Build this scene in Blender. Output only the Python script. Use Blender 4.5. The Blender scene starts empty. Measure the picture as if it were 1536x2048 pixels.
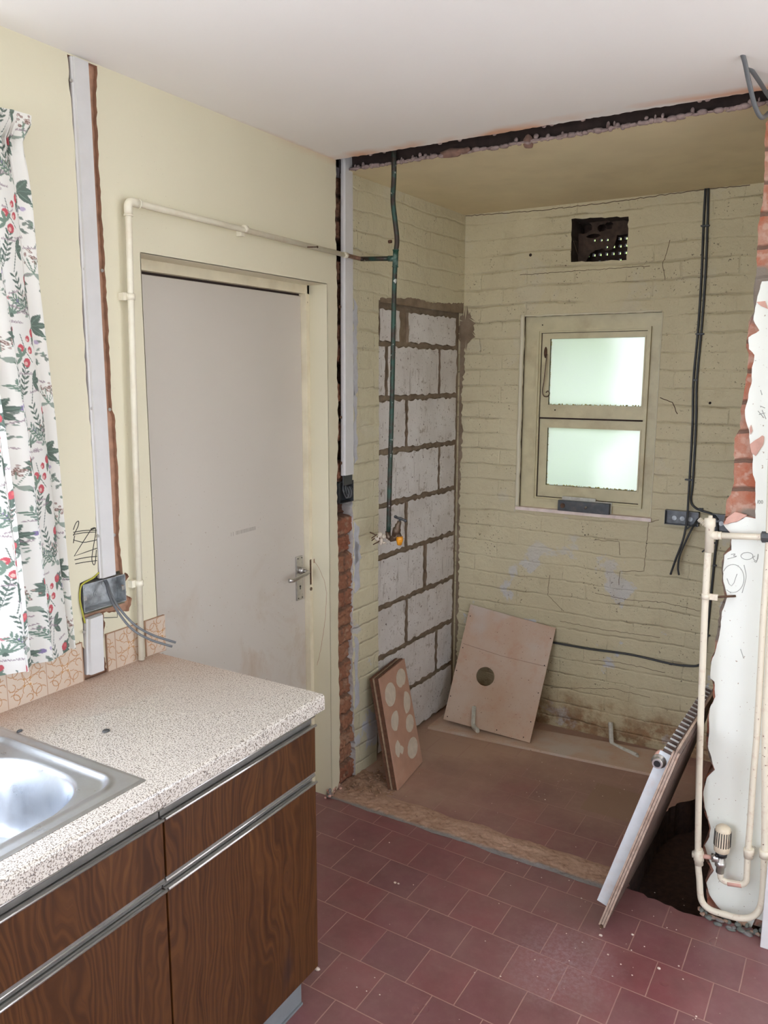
import bpy, bmesh, math, random
import numpy as np
from mathutils import Vector, Matrix, noise
from mathutils.geometry import delaunay_2d_cdt

SC = bpy.context.scene
COL = SC.collection
V = Vector
PI = math.pi

# ------------------------------------------------------------------ camera
CX, CH, FPX = 1.7278, 1.6787, 1605.3
YAW, PITCH, ROLL = .5423, .1687, .0024
cam = bpy.data.cameras.new('camera')
camo = bpy.data.objects.new('camera', cam)
COL.objects.link(camo)
fw = V((-math.sin(YAW) * math.cos(PITCH), math.cos(YAW) * math.cos(PITCH), -math.sin(PITCH)))
rt = fw.cross(V((0, 0, 1))).normalized()
up = rt.cross(fw)
RR = rt * math.cos(ROLL) + up * math.sin(ROLL)
UU = -rt * math.sin(ROLL) + up * math.cos(ROLL)
camo.matrix_world = Matrix(((RR.x, UU.x, -fw.x, CX), (RR.y, UU.y, -fw.y, 0), (RR.z, UU.z, -fw.z, CH), (0, 0, 0, 1)))
cam.sensor_fit = 'VERTICAL'
cam.sensor_height = 32
cam.sensor_width = 24
cam.lens = FPX / 2048 * 32
cam.clip_start = .02
SC.camera = camo
CAMP = V((CX, 0, CH))


def W(px, py, x=None, y=None, z=None):
    """point where the sight line of a photo measurement meets the plane x=, y= or z= (all in metres)"""
    d = fw + RR * ((px - 768) / FPX) + UU * ((1024 - py) / FPX)
    if x is not None: t = (x - CX) / d.x
    elif y is not None: t = y / d.y
    else: t = (z - CH) / d.z
    return CAMP + d * t


# ------------------------------------------------------------------ light
SC.view_settings.view_transform = 'Standard'
SC.view_settings.look = 'None'
SC.view_settings.gamma = 1
SC.view_settings.exposure = 0.05
SC.cycles.max_bounces = 12
SC.cycles.diffuse_bounces = 8
SC.cycles.sample_clamp_indirect = 6
SC.cycles.use_denoising = True
wd = bpy.data.worlds.new('sky')
SC.world = wd
wd.use_nodes = True
nt = wd.node_tree
nt.nodes.clear()
wo = nt.nodes.new('ShaderNodeOutputWorld')
bg = nt.nodes.new('ShaderNodeBackground')
tc = nt.nodes.new('ShaderNodeTexCoord')
sp = nt.nodes.new('ShaderNodeSeparateXYZ')
cr = nt.nodes.new('ShaderNodeValToRGB')
mr = nt.nodes.new('ShaderNodeMapRange')
nt.links.new(tc.outputs['Generated'], sp.inputs[0])
nt.links.new(sp.outputs['Z'], mr.inputs[0])
mr.inputs[1].default_value = -1
mr.inputs[2].default_value = 1
nt.links.new(mr.outputs[0], cr.inputs[0])
e = cr.color_ramp.elements
e[0].position = 0.0; e[0].color = (.66, .70, .78, 1)
e[1].position = 1.0; e[1].color = (.82, .93, 1.17, 1)
k = cr.color_ramp.elements.new(.49); k.color = (.66, .71, .77, 1)
k = cr.color_ramp.elements.new(.52); k.color = (.88, .96, 1.15, 1)
nt.links.new(cr.outputs[0], bg.inputs[0])
bg.inputs[1].default_value = 12.0
nt.links.new(bg.outputs[0], wo.inputs[0])


def portal(name, loc, rot, sx, sy):
    l = bpy.data.lights.new(name, 'AREA')
    l.shape = 'RECTANGLE'; l.size = sx; l.size_y = sy
    l.cycles.is_portal = True
    o = bpy.data.objects.new(name, l)
    o.location = loc; o.rotation_euler = rot
    COL.objects.link(o)


portal('window_portal', (-.24, -.09, 1.65), (0, -PI / 2, 0), 1.25, 2.45)       # kitchen window in the left wall, looking +x
portal('rear_portal', (.60, -1.74, 1.58), (-PI / 2, 0, PI), 1.0, 1.2)        # second window behind the camera, looking +y
portal('right_fill_portal', (3.36, .1, 1.5), (0, PI / 2, 0), 0.5, 1.5)          # opening added in the unseen right wall for fill light, looking -x

# ------------------------------------------------------------------ node helper
class T:
    def __init__(s, name):
        s.m = bpy.data.materials.new(name); s.m.use_nodes = True
        s.t = s.m.node_tree; s.t.nodes.clear()
        s.out = s.n('ShaderNodeOutputMaterial')
        s.b = s.n('ShaderNodeBsdfPrincipled')
        s.l(s.b.outputs[0], s.out.inputs[0])
        s._p = None
    def n(s, k, **kw):
        x = s.t.nodes.new(k)
        for a, b in kw.items(): setattr(x, a, b)
        return x
    def l(s, a, b): s.t.links.new(a, b)
    def put(s, inp, v):
        if isinstance(v, (int, float)): inp.default_value = v
        elif isinstance(v, (tuple, list)):
            inp.default_value = tuple(v) + ((1,) if len(v) == 3 and inp.type == 'RGBA' else ())
        else: s.l(v, inp)
    @property
    def pos(s):
        if s._p is None: s._p = s.n('ShaderNodeNewGeometry').outputs['Position']
        return s._p
    def obj(s): return s.n('ShaderNodeTexCoord').outputs['Object']
    def sep(s, v):
        x = s.n('ShaderNodeSeparateXYZ'); s.l(v, x.inputs[0]); return x.outputs
    def comb(s, a, b, c=0.):
        x = s.n('ShaderNodeCombineXYZ')
        for i, q in enumerate((a, b, c)): s.put(x.inputs[i], q)
        return x.outputs[0]
    def ma(s, op, a, b=0., c=None):
        x = s.n('ShaderNodeMath', operation=op); s.put(x.inputs[0], a); s.put(x.inputs[1], b)
        if c is not None: s.put(x.inputs[2], c)
        return x.outputs[0]
    def noi(s, sc, det=3., vec=None, rough=.5, dist=0.):
        x = s.n('ShaderNodeTexNoise'); s.l(vec if vec is not None else s.pos, x.inputs['Vector'])
        x.inputs['Scale'].default_value = sc; x.inputs['Detail'].default_value = det
        x.inputs['Roughness'].default_value = rough; x.inputs['Distortion'].default_value = dist
        return x.outputs[0]
    def vor(s, sc, vec=None, feat='F1'):
        x = s.n('ShaderNodeTexVoronoi', feature=feat); s.l(vec if vec is not None else s.pos, x.inputs['Vector'])
        x.inputs['Scale'].default_value = sc
        return x.outputs[0]
    def mul(s, v, f):
        x = s.n('ShaderNodeVectorMath', operation='MULTIPLY'); s.put(x.inputs[0], v); x.inputs[1].default_value = f; return x.outputs[0]
    def mp(s, v, a, b, c=0., d=1., sm=False):
        x = s.n('ShaderNodeMapRange'); x.clamp = True
        if sm: x.interpolation_type = 'SMOOTHSTEP'
        s.put(x.inputs[0], v)
        for i, q in enumerate((a, b, c, d)): x.inputs[i + 1].default_value = q
        return x.outputs[0]
    def mix(s, f, a, b, mode='MIX'):
        x = s.n('ShaderNodeMix', data_type='RGBA', blend_type=mode)
        s.put(x.inputs[0], f); s.put(x.inputs[6], a); s.put(x.inputs[7], b); return x.outputs[2]
    def ramp(s, f, st):
        x = s.n('ShaderNodeValToRGB'); s.put(x.inputs[0], f); r = x.color_ramp
        r.elements[0].position = st[0][0]; r.elements[0].color = tuple(st[0][1]) + (1,)
        r.elements[1].position = st[-1][0]; r.elements[1].color = tuple(st[-1][1]) + (1,)
        for p, c in st[1:-1]: r.elements.new(p).color = tuple(c) + (1,)
        return x.outputs[0]
    def attr(s, name='Col'):
        x = s.n('ShaderNodeVertexColor'); x.layer_name = name; return x.outputs[0]
    def bump(s, h, st=.5, dist=.002):
        x = s.n('ShaderNodeBump'); s.put(x.inputs['Height'], h); x.inputs['Strength'].default_value = st
        x.inputs['Distance'].default_value = dist; s.l(x.outputs[0], s.b.inputs['Normal'])
    def fin(s, col, rough=.6, metal=0., spec=None):
        s.put(s.b.inputs['Base Color'], col); s.put(s.b.inputs['Roughness'], rough); s.put(s.b.inputs['Metallic'], metal)
        if spec is not None: s.b.inputs['Specular IOR Level'].default_value = spec
        return s.m


def simple(name, col, rough=.6, metal=0., var=.12, sc=60., bump=.15, dirt=None, dirt_amt=.5):
    t = T(name)
    c = t.mix(t.mp(t.noi(sc, 4), .3, .7), [q * (1 - var) for q in col], [min(1, q * (1 + var)) for q in col])
    if dirt: c = t.mix(t.mp(t.noi(sc * .45, 5, rough=.65), .5, .72, 0, dirt_amt), c, dirt)
    if bump: t.bump(t.noi(sc * 3, 3), bump, .001)
    return t.fin(c, rough, metal)


CREAM = (.66, .61, .43)


def m_plaster():
    t = T('cream_painted_plaster')
    z = t.sep(t.pos)
    c = t.mix(t.mp(t.noi(1.6, 3), .3, .7), (.69, .64, .475), (.65, .60, .44))
    sp_ = t.mp(t.noi(190, 2), .735, .76)
    c = t.mix(t.ma('MULTIPLY', sp_, t.mp(t.noi(3, 2), .5, .6)), c, (.3, .22, .14))
    # pinkish water stain close under the ceiling by the corner
    st = t.ma('MULTIPLY', t.mp(t.ma('ADD', z[2], t.ma('MULTIPLY', t.noi(14, 4), .04)), 2.435, 2.47), t.mp(z[1], 2.1, 2.5))
    c = t.mix(t.ma('MULTIPLY', st, .55), c, (.62, .36, .2))
    t.bump(t.ma('ADD', t.noi(12, 4), t.ma('MULTIPLY', t.noi(90, 3), .25)), .25, .004)
    return t.fin(c, .5)


def m_white_plaster():
    t = T('pale_cream_gloss_plaster')
    c = t.mix(t.mp(t.noi(2.2, 3), .3, .7), (.80, .815, .74), (.75, .765, .70))
    c = t.mix(t.ma('MULTIPLY', t.mp(t.noi(110, 2), .72, .75), .8), c, (.3, .2, .12))
    t.bump(t.noi(14, 4), .2, .003)
    return t.fin(c, .42)


def m_ceiling():
    t = T('white_ceiling_paint')
    z = t.sep(t.pos)
    c = t.mix(t.mp(t.noi(2, 3), .3, .7), (.86, .835, .80), (.83, .80, .765))
    edge = t.mp(t.ma('ADD', z[1], t.ma('MULTIPLY', t.noi(8, 5), .09)), 2.495, 2.555)
    m = t.ma('MULTIPLY', edge, t.mp(t.noi(2.6, 2, dist=1.), .46, .58))
    c = t.mix(t.ma('MULTIPLY', m, .75), c, (.72, .33, .14))
    e2 = t.ma('MULTIPLY', t.mp(t.ma('ADD', z[0], t.ma('MULTIPLY', t.noi(14, 4), -.05)), -.005, -.03), t.mp(z[1], 1.7, 2.5))
    c = t.mix(t.ma('MULTIPLY', e2, .5), c, (.66, .42, .26))
    t.bump(t.ma('ADD', t.noi(9, 4), t.ma('MULTIPLY', t.noi(70, 2), .2)), .22, .004)
    return t.fin(c, .6)


def m_paint_brick(name, ax, cream=(.56, .52, .335), damp=False, whitest=False):
    """old cream paint over brick: courses of 75 mm, ax = the horizontal axis that runs along the wall"""
    t = T(name)
    z = t.sep(t.pos)
    wob = t.noi(3.5, 2)
    h = t.ma('ADD', z[ax], 0.)
    v = t.ma('ADD', z[2], t.ma('MULTIPLY', wob, .035))
    wv = t.ma('ADD', v, t.ma('MULTIPLY', t.noi(22, 3), .012))
    wh = t.ma('ADD', h, t.ma('MULTIPLY', t.noi(17, 3), .02))
    br = t.n('ShaderNodeTexBrick')
    t.l(t.comb(wh, wv), br.inputs['Vector'])
    br.inputs['Scale'].default_value = 1
    br.inputs['Brick Width'].default_value = .225
    br.inputs['Row Height'].default_value = .075
    br.inputs['Mortar Size'].default_value = .006
    br.inputs['Mortar Smooth'].default_value = 1.
    br.offset = .5
    rowl = t.ma('ABSOLUTE', t.ma('SUBTRACT', t.ma('FRACT', t.ma('DIVIDE', wv, .075)), .5))
    bed = t.mp(rowl, .40, .5)
    mor = br.outputs['Fac']
    c = t.mix(t.mp(t.noi(2.4, 4), .3, .7), cream, [q * .9 for q in cream])
    # flaking to the old bluish-white coat
    fl = t.mp(t.noi(4.2, 6, rough=.62, dist=.3), .585, .61)
    low = t.mp(z[2], 1.15, .5)
    flm = t.ma('MULTIPLY', fl, t.ma('ADD', t.ma('MULTIPLY', low, .9), .1) if not whitest else 1.)
    c = t.mix(flm, c, (.56, .56, .57))
    # cracks along the joints, showing only here and there
    cr_ = t.ma('MULTIPLY', t.mp(mor, .6, .98), t.mp(t.noi(6.5, 5, rough=.7), .56, .64))
    c = t.mix(t.ma('MULTIPLY', cr_, .55), c, (.20, .15, .085))
    hc = t.ma('MULTIPLY', t.mp(rowl, .484, .497), t.mp(t.noi(8, 5, t.mul(t.pos, (.7, .7, 1)), .72), .54, .62))
    c = t.mix(t.ma('MULTIPLY', hc, .65), c, (.16, .115, .06))
    # specks and fly marks
    s1 = t.mp(t.noi(110, 2), .665, .71)
    s1 = t.ma('MULTIPLY', s1, t.mp(t.noi(5, 3), .46, .6))
    c = t.mix(t.ma('MULTIPLY', s1, .85), c, (.10, .07, .04))
    c = t.mix(t.mp(t.noi(11, 5, rough=.7), .52, .8, 0, .35), c, (.42, .34, .2))
    if damp:
        n = t.noi(7, 6, rough=.68)
        lv = t.ma('ADD', z[2], t.ma('MULTIPLY', n, .42))
        dz = t.ma('MULTIPLY', t.mp(lv, .40, .27), t.mp(t.noi(10, 5, rough=.7), .42, .56))
        c = t.mix(t.ma('MULTIPLY', dz, .95), c, t.mix(t.mp(t.noi(26, 4), .4, .6), (.30, .15, .07), (.17, .085, .04)))
        c = t.mix(t.mp(lv, .50, .30, 0, .35), c, (.38, .25, .12))
    mm = t.ma('ADD', t.ma('MULTIPLY', mor, t.mp(t.noi(5, 4, rough=.6), .40, .66, .03, .5)), t.ma('MULTIPLY', bed, t.mp(t.noi(4, 4, rough=.6), .40, .62, .05, .8)))
    hgt = t.ma('ADD', t.ma('MULTIPLY', mm, -1.), t.ma('ADD', t.ma('MULTIPLY', t.noi(20, 6, rough=.68), 1.3), t.ma('MULTIPLY', t.noi(6, 3), 1.)))
    t.bump(hgt, .75, .008)
    return t.fin(c, .6)


def m_floor():
    t = T('red_quarry_tile_floor')
    z = t.sep(t.pos)
    x, y = z[0], z[1]
    alc = t.ma('GREATER_THAN', y, 2.55)
    y0 = t.ma('ADD', 2.39, t.ma('MULTIPLY', alc, .318))
    x0 = t.ma('ADD', .027, t.ma('MULTIPLY', alc, .063))
    slope = t.ma('ADD', -.028, t.ma('MULTIPLY', alc, .028))
    vv = t.ma('DIVIDE', t.ma('SUBTRACT', t.ma('ADD', y0, t.ma('MULTIPLY', x, slope)), y), .1565)
    kk = t.ma('FLOOR', vv)
    uu = t.ma('DIVIDE', t.ma('SUBTRACT', t.ma('SUBTRACT', x, x0), t.ma('MULTIPLY', kk, .088)), .1530)
    fu = t.ma('FRACT', uu); fv = t.ma('FRACT', vv)
    du = t.ma('MINIMUM', fu, t.ma('SUBTRACT', 1., fu))
    dv = t.ma('MINIMUM', fv, t.ma('SUBTRACT', 1., fv))
    d = t.ma('ADD', t.ma('MINIMUM', du, dv), t.ma('MULTIPLY', t.ma('SUBTRACT', t.noi(60, 2), .5), .008))
    gr = t.mp(d, .0075, .0125, 1, 0)
    wn = t.n('ShaderNodeTexWhiteNoise'); t.l(t.comb(t.ma('FLOOR', uu), kk), wn.inputs['Vector'])
    rnd = wn.outputs[0]
    tile = t.mix(rnd, (.21, .060, .062), (.155, .052, .058))
    tile = t.mix(t.mp(t.noi(9, 4), .35, .7, 0, .6), tile, (.135, .05, .045))
    dust = t.ma('ADD', t.mp(t.noi(3.2, 5, rough=.6), .38, .72, 0, .50), t.mp(t.noi(30, 4, rough=.7), .45, .75, 0, .22))
    # building dust carried into the alcove and along the left wall
    near = t.mp(t.ma('ADD', y, t.ma('MULTIPLY', t.noi(5, 4), .5)), 2.6, 3.3, 0, .30)
    near2 = t.ma('MULTIPLY', t.mp(t.ma('ADD', x, t.ma('MULTIPLY', t.noi(4, 4), .7)), .95, .35, 0, .6), t.mp(y, 2.42, 2.62))
    far = t.ma('MULTIPLY', t.mp(t.ma('ADD', x, t.ma('MULTIPLY', t.noi(4, 4), .5)), 1.5, .7), t.mp(y, 2.95, 3.3, 0, .45))
    dd = t.ma('MINIMUM', .93, t.ma('ADD', t.ma('ADD', t.ma('MULTIPLY', dust, .55), near), t.ma('ADD', near2, far)))
    # one paler replacement tile in the alcove
    pal = t.ma('MULTIPLY', t.ma('MULTIPLY', t.ma('GREATER_THAN', x, .885), t.ma('LESS_THAN', x, 1.085)), t.ma('MULTIPLY', t.ma('GREATER_THAN', y, 2.90), t.ma('LESS_THAN', y, 3.135)))
    c = t.mix(dd, tile, t.mix(alc, (.34, .21, .185), (.43, .28, .20)))
    c = t.mix(t.ma('MULTIPLY', pal, .8), c, (.26, .15, .095))
    c = t.mix(t.ma('MULTIPLY', t.ma('MULTIPLY', gr, t.ma('SUBTRACT', 1., pal)), t.mp(t.noi(2.7, 3), .3, .5, .25, .85)), c, (.36, .20, .16))
    sx = t.ma('DIVIDE', t.ma('SUBTRACT', x, 1.10), .17); sy = t.ma('DIVIDE', t.ma('SUBTRACT', y, 2.04), .20)  # pale patch: scattered dust plus the window's highlight painted in
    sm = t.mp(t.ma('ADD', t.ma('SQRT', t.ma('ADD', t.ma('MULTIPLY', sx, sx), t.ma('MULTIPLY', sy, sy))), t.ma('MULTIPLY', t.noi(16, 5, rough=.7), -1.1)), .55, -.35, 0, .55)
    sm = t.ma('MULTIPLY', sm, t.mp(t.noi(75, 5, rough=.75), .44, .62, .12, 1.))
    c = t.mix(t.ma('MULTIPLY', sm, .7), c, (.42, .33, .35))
    wh = t.ma('MULTIPLY', t.mp(t.noi(42, 5, rough=.75), .66, .72), .55)
    c = t.mix(wh, c, (.42, .32, .30))
    t.bump(t.ma('ADD', t.ma('MULTIPLY', gr, -1.), t.ma('MULTIPLY', t.noi(10, 4), .6)), .35, .0016)
    ro = t.mp(t.ma('ADD', t.noi(5, 3), t.ma('MULTIPLY', alc, .4)), .3, .8, .27, .6)
    return t.fin(c, ro, 0, .85)


def m_rubble():
    t = T('sandy_mortar_rubble')
    z = t.sep(t.pos)
    c = t.mix(t.mp(t.noi(16, 6, rough=.7), .35, .65), (.36, .215, .145), (.46, .30, .215))
    c = t.mix(t.mp(t.noi(60, 3), .58, .72, 0, .6), c, (.20, .10, .065))
    fr = t.mp(t.ma('ADD', z[1], t.ma('MULTIPLY', t.noi(12, 3), .02)), 2.480, 2.466)
    c = t.mix(fr, c, (.22, .20, .19))
    t.bump(t.noi(45, 6, rough=.7), .8, .006)
    return t.fin(c, .95)


def m_vc(name, rough=.85, bs=.6, bd=.003, sc=70, spec=None):
    t = T(name)
    c = t.mix(t.mp(t.noi(sc, 5, rough=.7), .3, .7, 0, .35), t.attr(), (.05, .03, .02))
    t.bump(t.noi(sc * 1.2, 5, rough=.7), bs, bd)
    return t.fin(c, rough, 0, spec)


def m_brick():
    t = T('raw_orange_brick')
    z = t.sep(t.pos)
    row = t.ma('FRACT', t.ma('DIVIDE', t.ma('ADD', z[2], t.ma('MULTIPLY', t.noi(9, 3), .03)), .085))
    mo = t.mp(row, .10, .18, 1, 0)
    c = t.mix(t.mp(t.noi(12, 5, rough=.7), .38, .62), (.40, .13, .07), (.44, .24, .17))
    c = t.mix(t.mp(t.noi(38, 4), .5, .62, 0, .8), c, (.52, .34, .26))
    c = t.mix(mo, c, (.17, .10, .07))
    c = t.mix(t.mp(t.noi(6, 4), .56, .62), c, (.25, .21, .17))
    t.bump(t.ma('ADD', t.ma('MULTIPLY', mo, -1.), t.noi(35, 6, rough=.7)), .9, .007)
    return t.fin(c, .95)


def m_worktop():
    t = T('speckled_laminate')
    z = t.sep(t.pos)
    n1 = t.noi(330, 2); n2 = t.noi(240, 2, t.mul(t.pos, (1, 1, .999)))
    c = t.mix(t.mp(n1, .52, .60), (.60, .55, .48), (.21, .17, .135))
    c = t.mix(t.mp(n2, .62, .67), c, (.13, .11, .10))
    c = t.mix(t.mp(t.vor(420), .25, .1, 0, .35), c, (.70, .66, .60))
    # brick dust along the wall
    d = t.ma('MULTIPLY', t.mp(t.ma('ADD', z[0], t.ma('MULTIPLY', t.noi(7, 4), .25)), .36, .12), .62)
    d = t.ma('MAXIMUM', d, t.ma('MULTIPLY', t.mp(t.ma('ADD', z[1], t.ma('MULTIPLY', t.noi(5, 4), -.25)), 1.10, 1.60), t.mp(z[0], .55, .15, 0, .5)))
    c = t.mix(d, c, (.42, .24, .15))
    t.bump(t.noi(300, 2), .1, .0008)
    return t.fin(c, t.mp(d, 0, .5, .24, .75))


def m_wood():
    t = T('teak_effect_laminate')
    p = t.pos; z = t.sep(p)
    wob = t.noi(1.9, 3, t.mul(p, (0, 2.6, .9)))
    yy = t.ma('ADD', z[1], t.ma('MULTIPLY', wob, .26))
    v = t.comb(0., t.ma('MULTIPLY', yy, 26.), t.ma('MULTIPLY', z[2], 1.1))
    g = t.noi(1.7, 6, v, .62, .5)
    fine = t.noi(1., 3, t.comb(0., t.ma('MULTIPLY', yy, 420.), t.ma('MULTIPLY', z[2], 8.)))
    wv = t.n('ShaderNodeTexWave', wave_type='BANDS', bands_direction='Y'); t.l(t.comb(0., t.ma('MULTIPLY', yy, 1.), t.ma('MULTIPLY', z[2], .16)), wv.inputs[0])
    wv.inputs['Scale'].default_value = 22; wv.inputs['Distortion'].default_value = 9.; wv.inputs['Detail'].default_value = 3
    c = t.ramp(t.ma('ADD', t.ma('MULTIPLY', g, .78), t.ma('MULTIPLY', wv.outputs['Fac'], .22)),
               [(.25, (.036, .012, .003)), (.45, (.060, .021, .005)), (.60, (.084, .031, .008)), (.80, (.115, .046, .012))])
    c = t.mix(t.mp(fine, .5, .72, 0, .5), c, (.028, .011, .006))
    kn = t.mp(t.noi(3.1, 2, t.mul(p, (0, 2.2, .8))), .66, .74, 0, .75)
    c = t.mix(kn, c, (.030, .014, .010))
    t.bump(fine, .12, .0006)
    return t.fin(c, .38, 0, .28)


def m_ply():
    t = T('thin_plywood')
    p = t.pos
    c = t.mix(t.mp(t.noi(5, 4, rough=.6), .36, .66), (.52, .36, .26), (.56, .44, .35))
    c = t.mix(t.mp(t.noi(14, 5, rough=.65), .52, .68, 0, .4), c, (.50, .27, .17))
    c = t.mix(t.mp(t.noi(2.6, 3), .56, .62, 0, .7), c, (.55, .49, .43))
    c = t.mix(t.mp(t.noi(150, 2), .70, .74), c, (.16, .09, .05))
    t.bump(t.noi(80, 3), .1, .001)
    return t.fin(c, .65)


def m_block():
    t = T('pale_aerated_block')
    c = t.mix(t.mp(t.noi(5, 4), .35, .65), (.72, .69, .66), (.60, .56, .52))
    c = t.mix(t.mp(t.noi(22, 6, rough=.75), .57, .67, 0, .7), c, (.27, .21, .15))
    c = t.mix(t.mp(t.noi(90, 3), .66, .70), c, (.14, .10, .08))
    c = t.mix(t.mp(t.noi(40, 4, t.mul(t.pos, (1, 1.8, .18))), .63, .69, 0, .5), c, (.25, .2, .16))
    t.bump(t.noi(50, 6, rough=.7), .6, .004)
    return t.fin(c, .9)


def m_mortar():
    t = T('brown_mortar')
    c = t.mix(t.mp(t.noi(20, 5), .35, .65), (.21, .15, .095), (.29, .22, .15))
    t.bump(t.noi(60, 5, rough=.7), .9, .006)
    return t.fin(c, .95)


def m_steel():
    t = T('scratched_stainless_steel')
    n = t.noi(1, 3, t.mul(t.pos, (40, 400, 40)))
    c = t.mix(t.mp(t.noi(22, 5, rough=.7), .45, .75, 0, .3), (.62, .65, .69), (.42, .42, .43))
    t.bump(n, .05, .0005)
    return t.fin(c, t.mp(t.noi(30, 4), .3, .7, .27, .36), 1.)


def m_alu():
    t = T('brushed_aluminium_trim')
    c = t.mix(t.mp(t.noi(1, 3, t.mul(t.pos, (300, 6, 300))), .35, .65), (.66, .64, .60), (.54, .52, .48))
    return t.fin(c, .3, .85)


def m_glass():
    t = T('frosted_reeded_glass')
    t.t.nodes.remove(t.b)
    rf = t.n('ShaderNodeBsdfRefraction'); rf.inputs['Roughness'].default_value = .42; rf.inputs['IOR'].default_value = 1.12; rf.inputs[0].default_value = (.40, .405, .37, 1)
    tr = t.n('ShaderNodeBsdfTranslucent'); tr.inputs[0].default_value = (.50, .51, .465, 1)
    gl = t.n('ShaderNodeBsdfGlossy'); gl.inputs['Roughness'].default_value = .25
    m1 = t.n('ShaderNodeMixShader'); m1.inputs[0].default_value = .45
    m2 = t.n('ShaderNodeMixShader'); m2.inputs[0].default_value = .05
    t.l(rf.outputs[0], m1.inputs[1]); t.l(tr.outputs[0], m1.inputs[2])
    t.l(m1.outputs[0], m2.inputs[1]); t.l(gl.outputs[0], m2.inputs[2])
    b = t.n('ShaderNodeBump'); b.inputs['Strength'].default_value = .3; b.inputs['Distance'].default_value = .002
    t.l(t.noi(90, 3), b.inputs['Height']); t.l(b.outputs[0], rf.inputs['Normal'])
    t.l(m2.outputs[0], t.out.inputs[0])
    return t.m


def m_clear():
    t = T('clear_glass')
    t.t.nodes.remove(t.b)
    a = t.n('ShaderNodeBsdfTransparent'); g = t.n('ShaderNodeBsdfGlossy'); g.inputs['Roughness'].default_value = .02
    m = t.n('ShaderNodeMixShader'); m.inputs[0].default_value = .05
    t.l(a.outputs[0], m.inputs[1]); t.l(g.outputs[0], m.inputs[2]); t.l(m.outputs[0], t.out.inputs[0])
    return t.m


def m_cloth():
    t = T('printed_cotton')
    c = t.attr()
    t.put(t.b.inputs['Base Color'], c); t.b.inputs['Roughness'].default_value = .9
    tr = t.n('ShaderNodeBsdfTranslucent'); t.l(c, tr.inputs[0])
    m = t.n('ShaderNodeMixShader'); m.inputs[0].default_value = .22
    t.l(t.b.outputs[0], m.inputs[1]); t.l(tr.outputs[0], m.inputs[2]); t.l(m.outputs[0], t.out.inputs[0])
    t.bump(t.noi(45, 4), .2, .002)
    return t.m


def m_copper():
    t = T('green_tarnished_copper')
    z = t.sep(t.pos)
    c = t.mix(t.mp(t.noi(20, 4, rough=.65), .42, .62), (.045, .03, .022), (.03, .075, .055))
    c = t.mix(t.mp(t.noi(60, 4), .66, .7), c, (.42, .44, .40))
    return t.fin(c, .5, .35)


def m_pipe():
    t = T('chipped_cream_pipe_paint')
    c = t.mix(t.mp(t.noi(30, 5, rough=.7), .55, .72, 0, .55), (.74, .67, .53), (.52, .33, .24))
    c = t.mix(t.mp(t.noi(120, 3), .70, .73), c, (.18, .09, .06))
    t.bump(t.noi(60, 4), .3, .002)
    return t.fin(c, .42)


def m_leaf():
    t = T('garden_foliage')
    c = t.mix(t.mp(t.noi(3, 4), .3, .7), (.10, .22, .03), (.28, .46, .08))
    return t.fin(c, .7)


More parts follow.
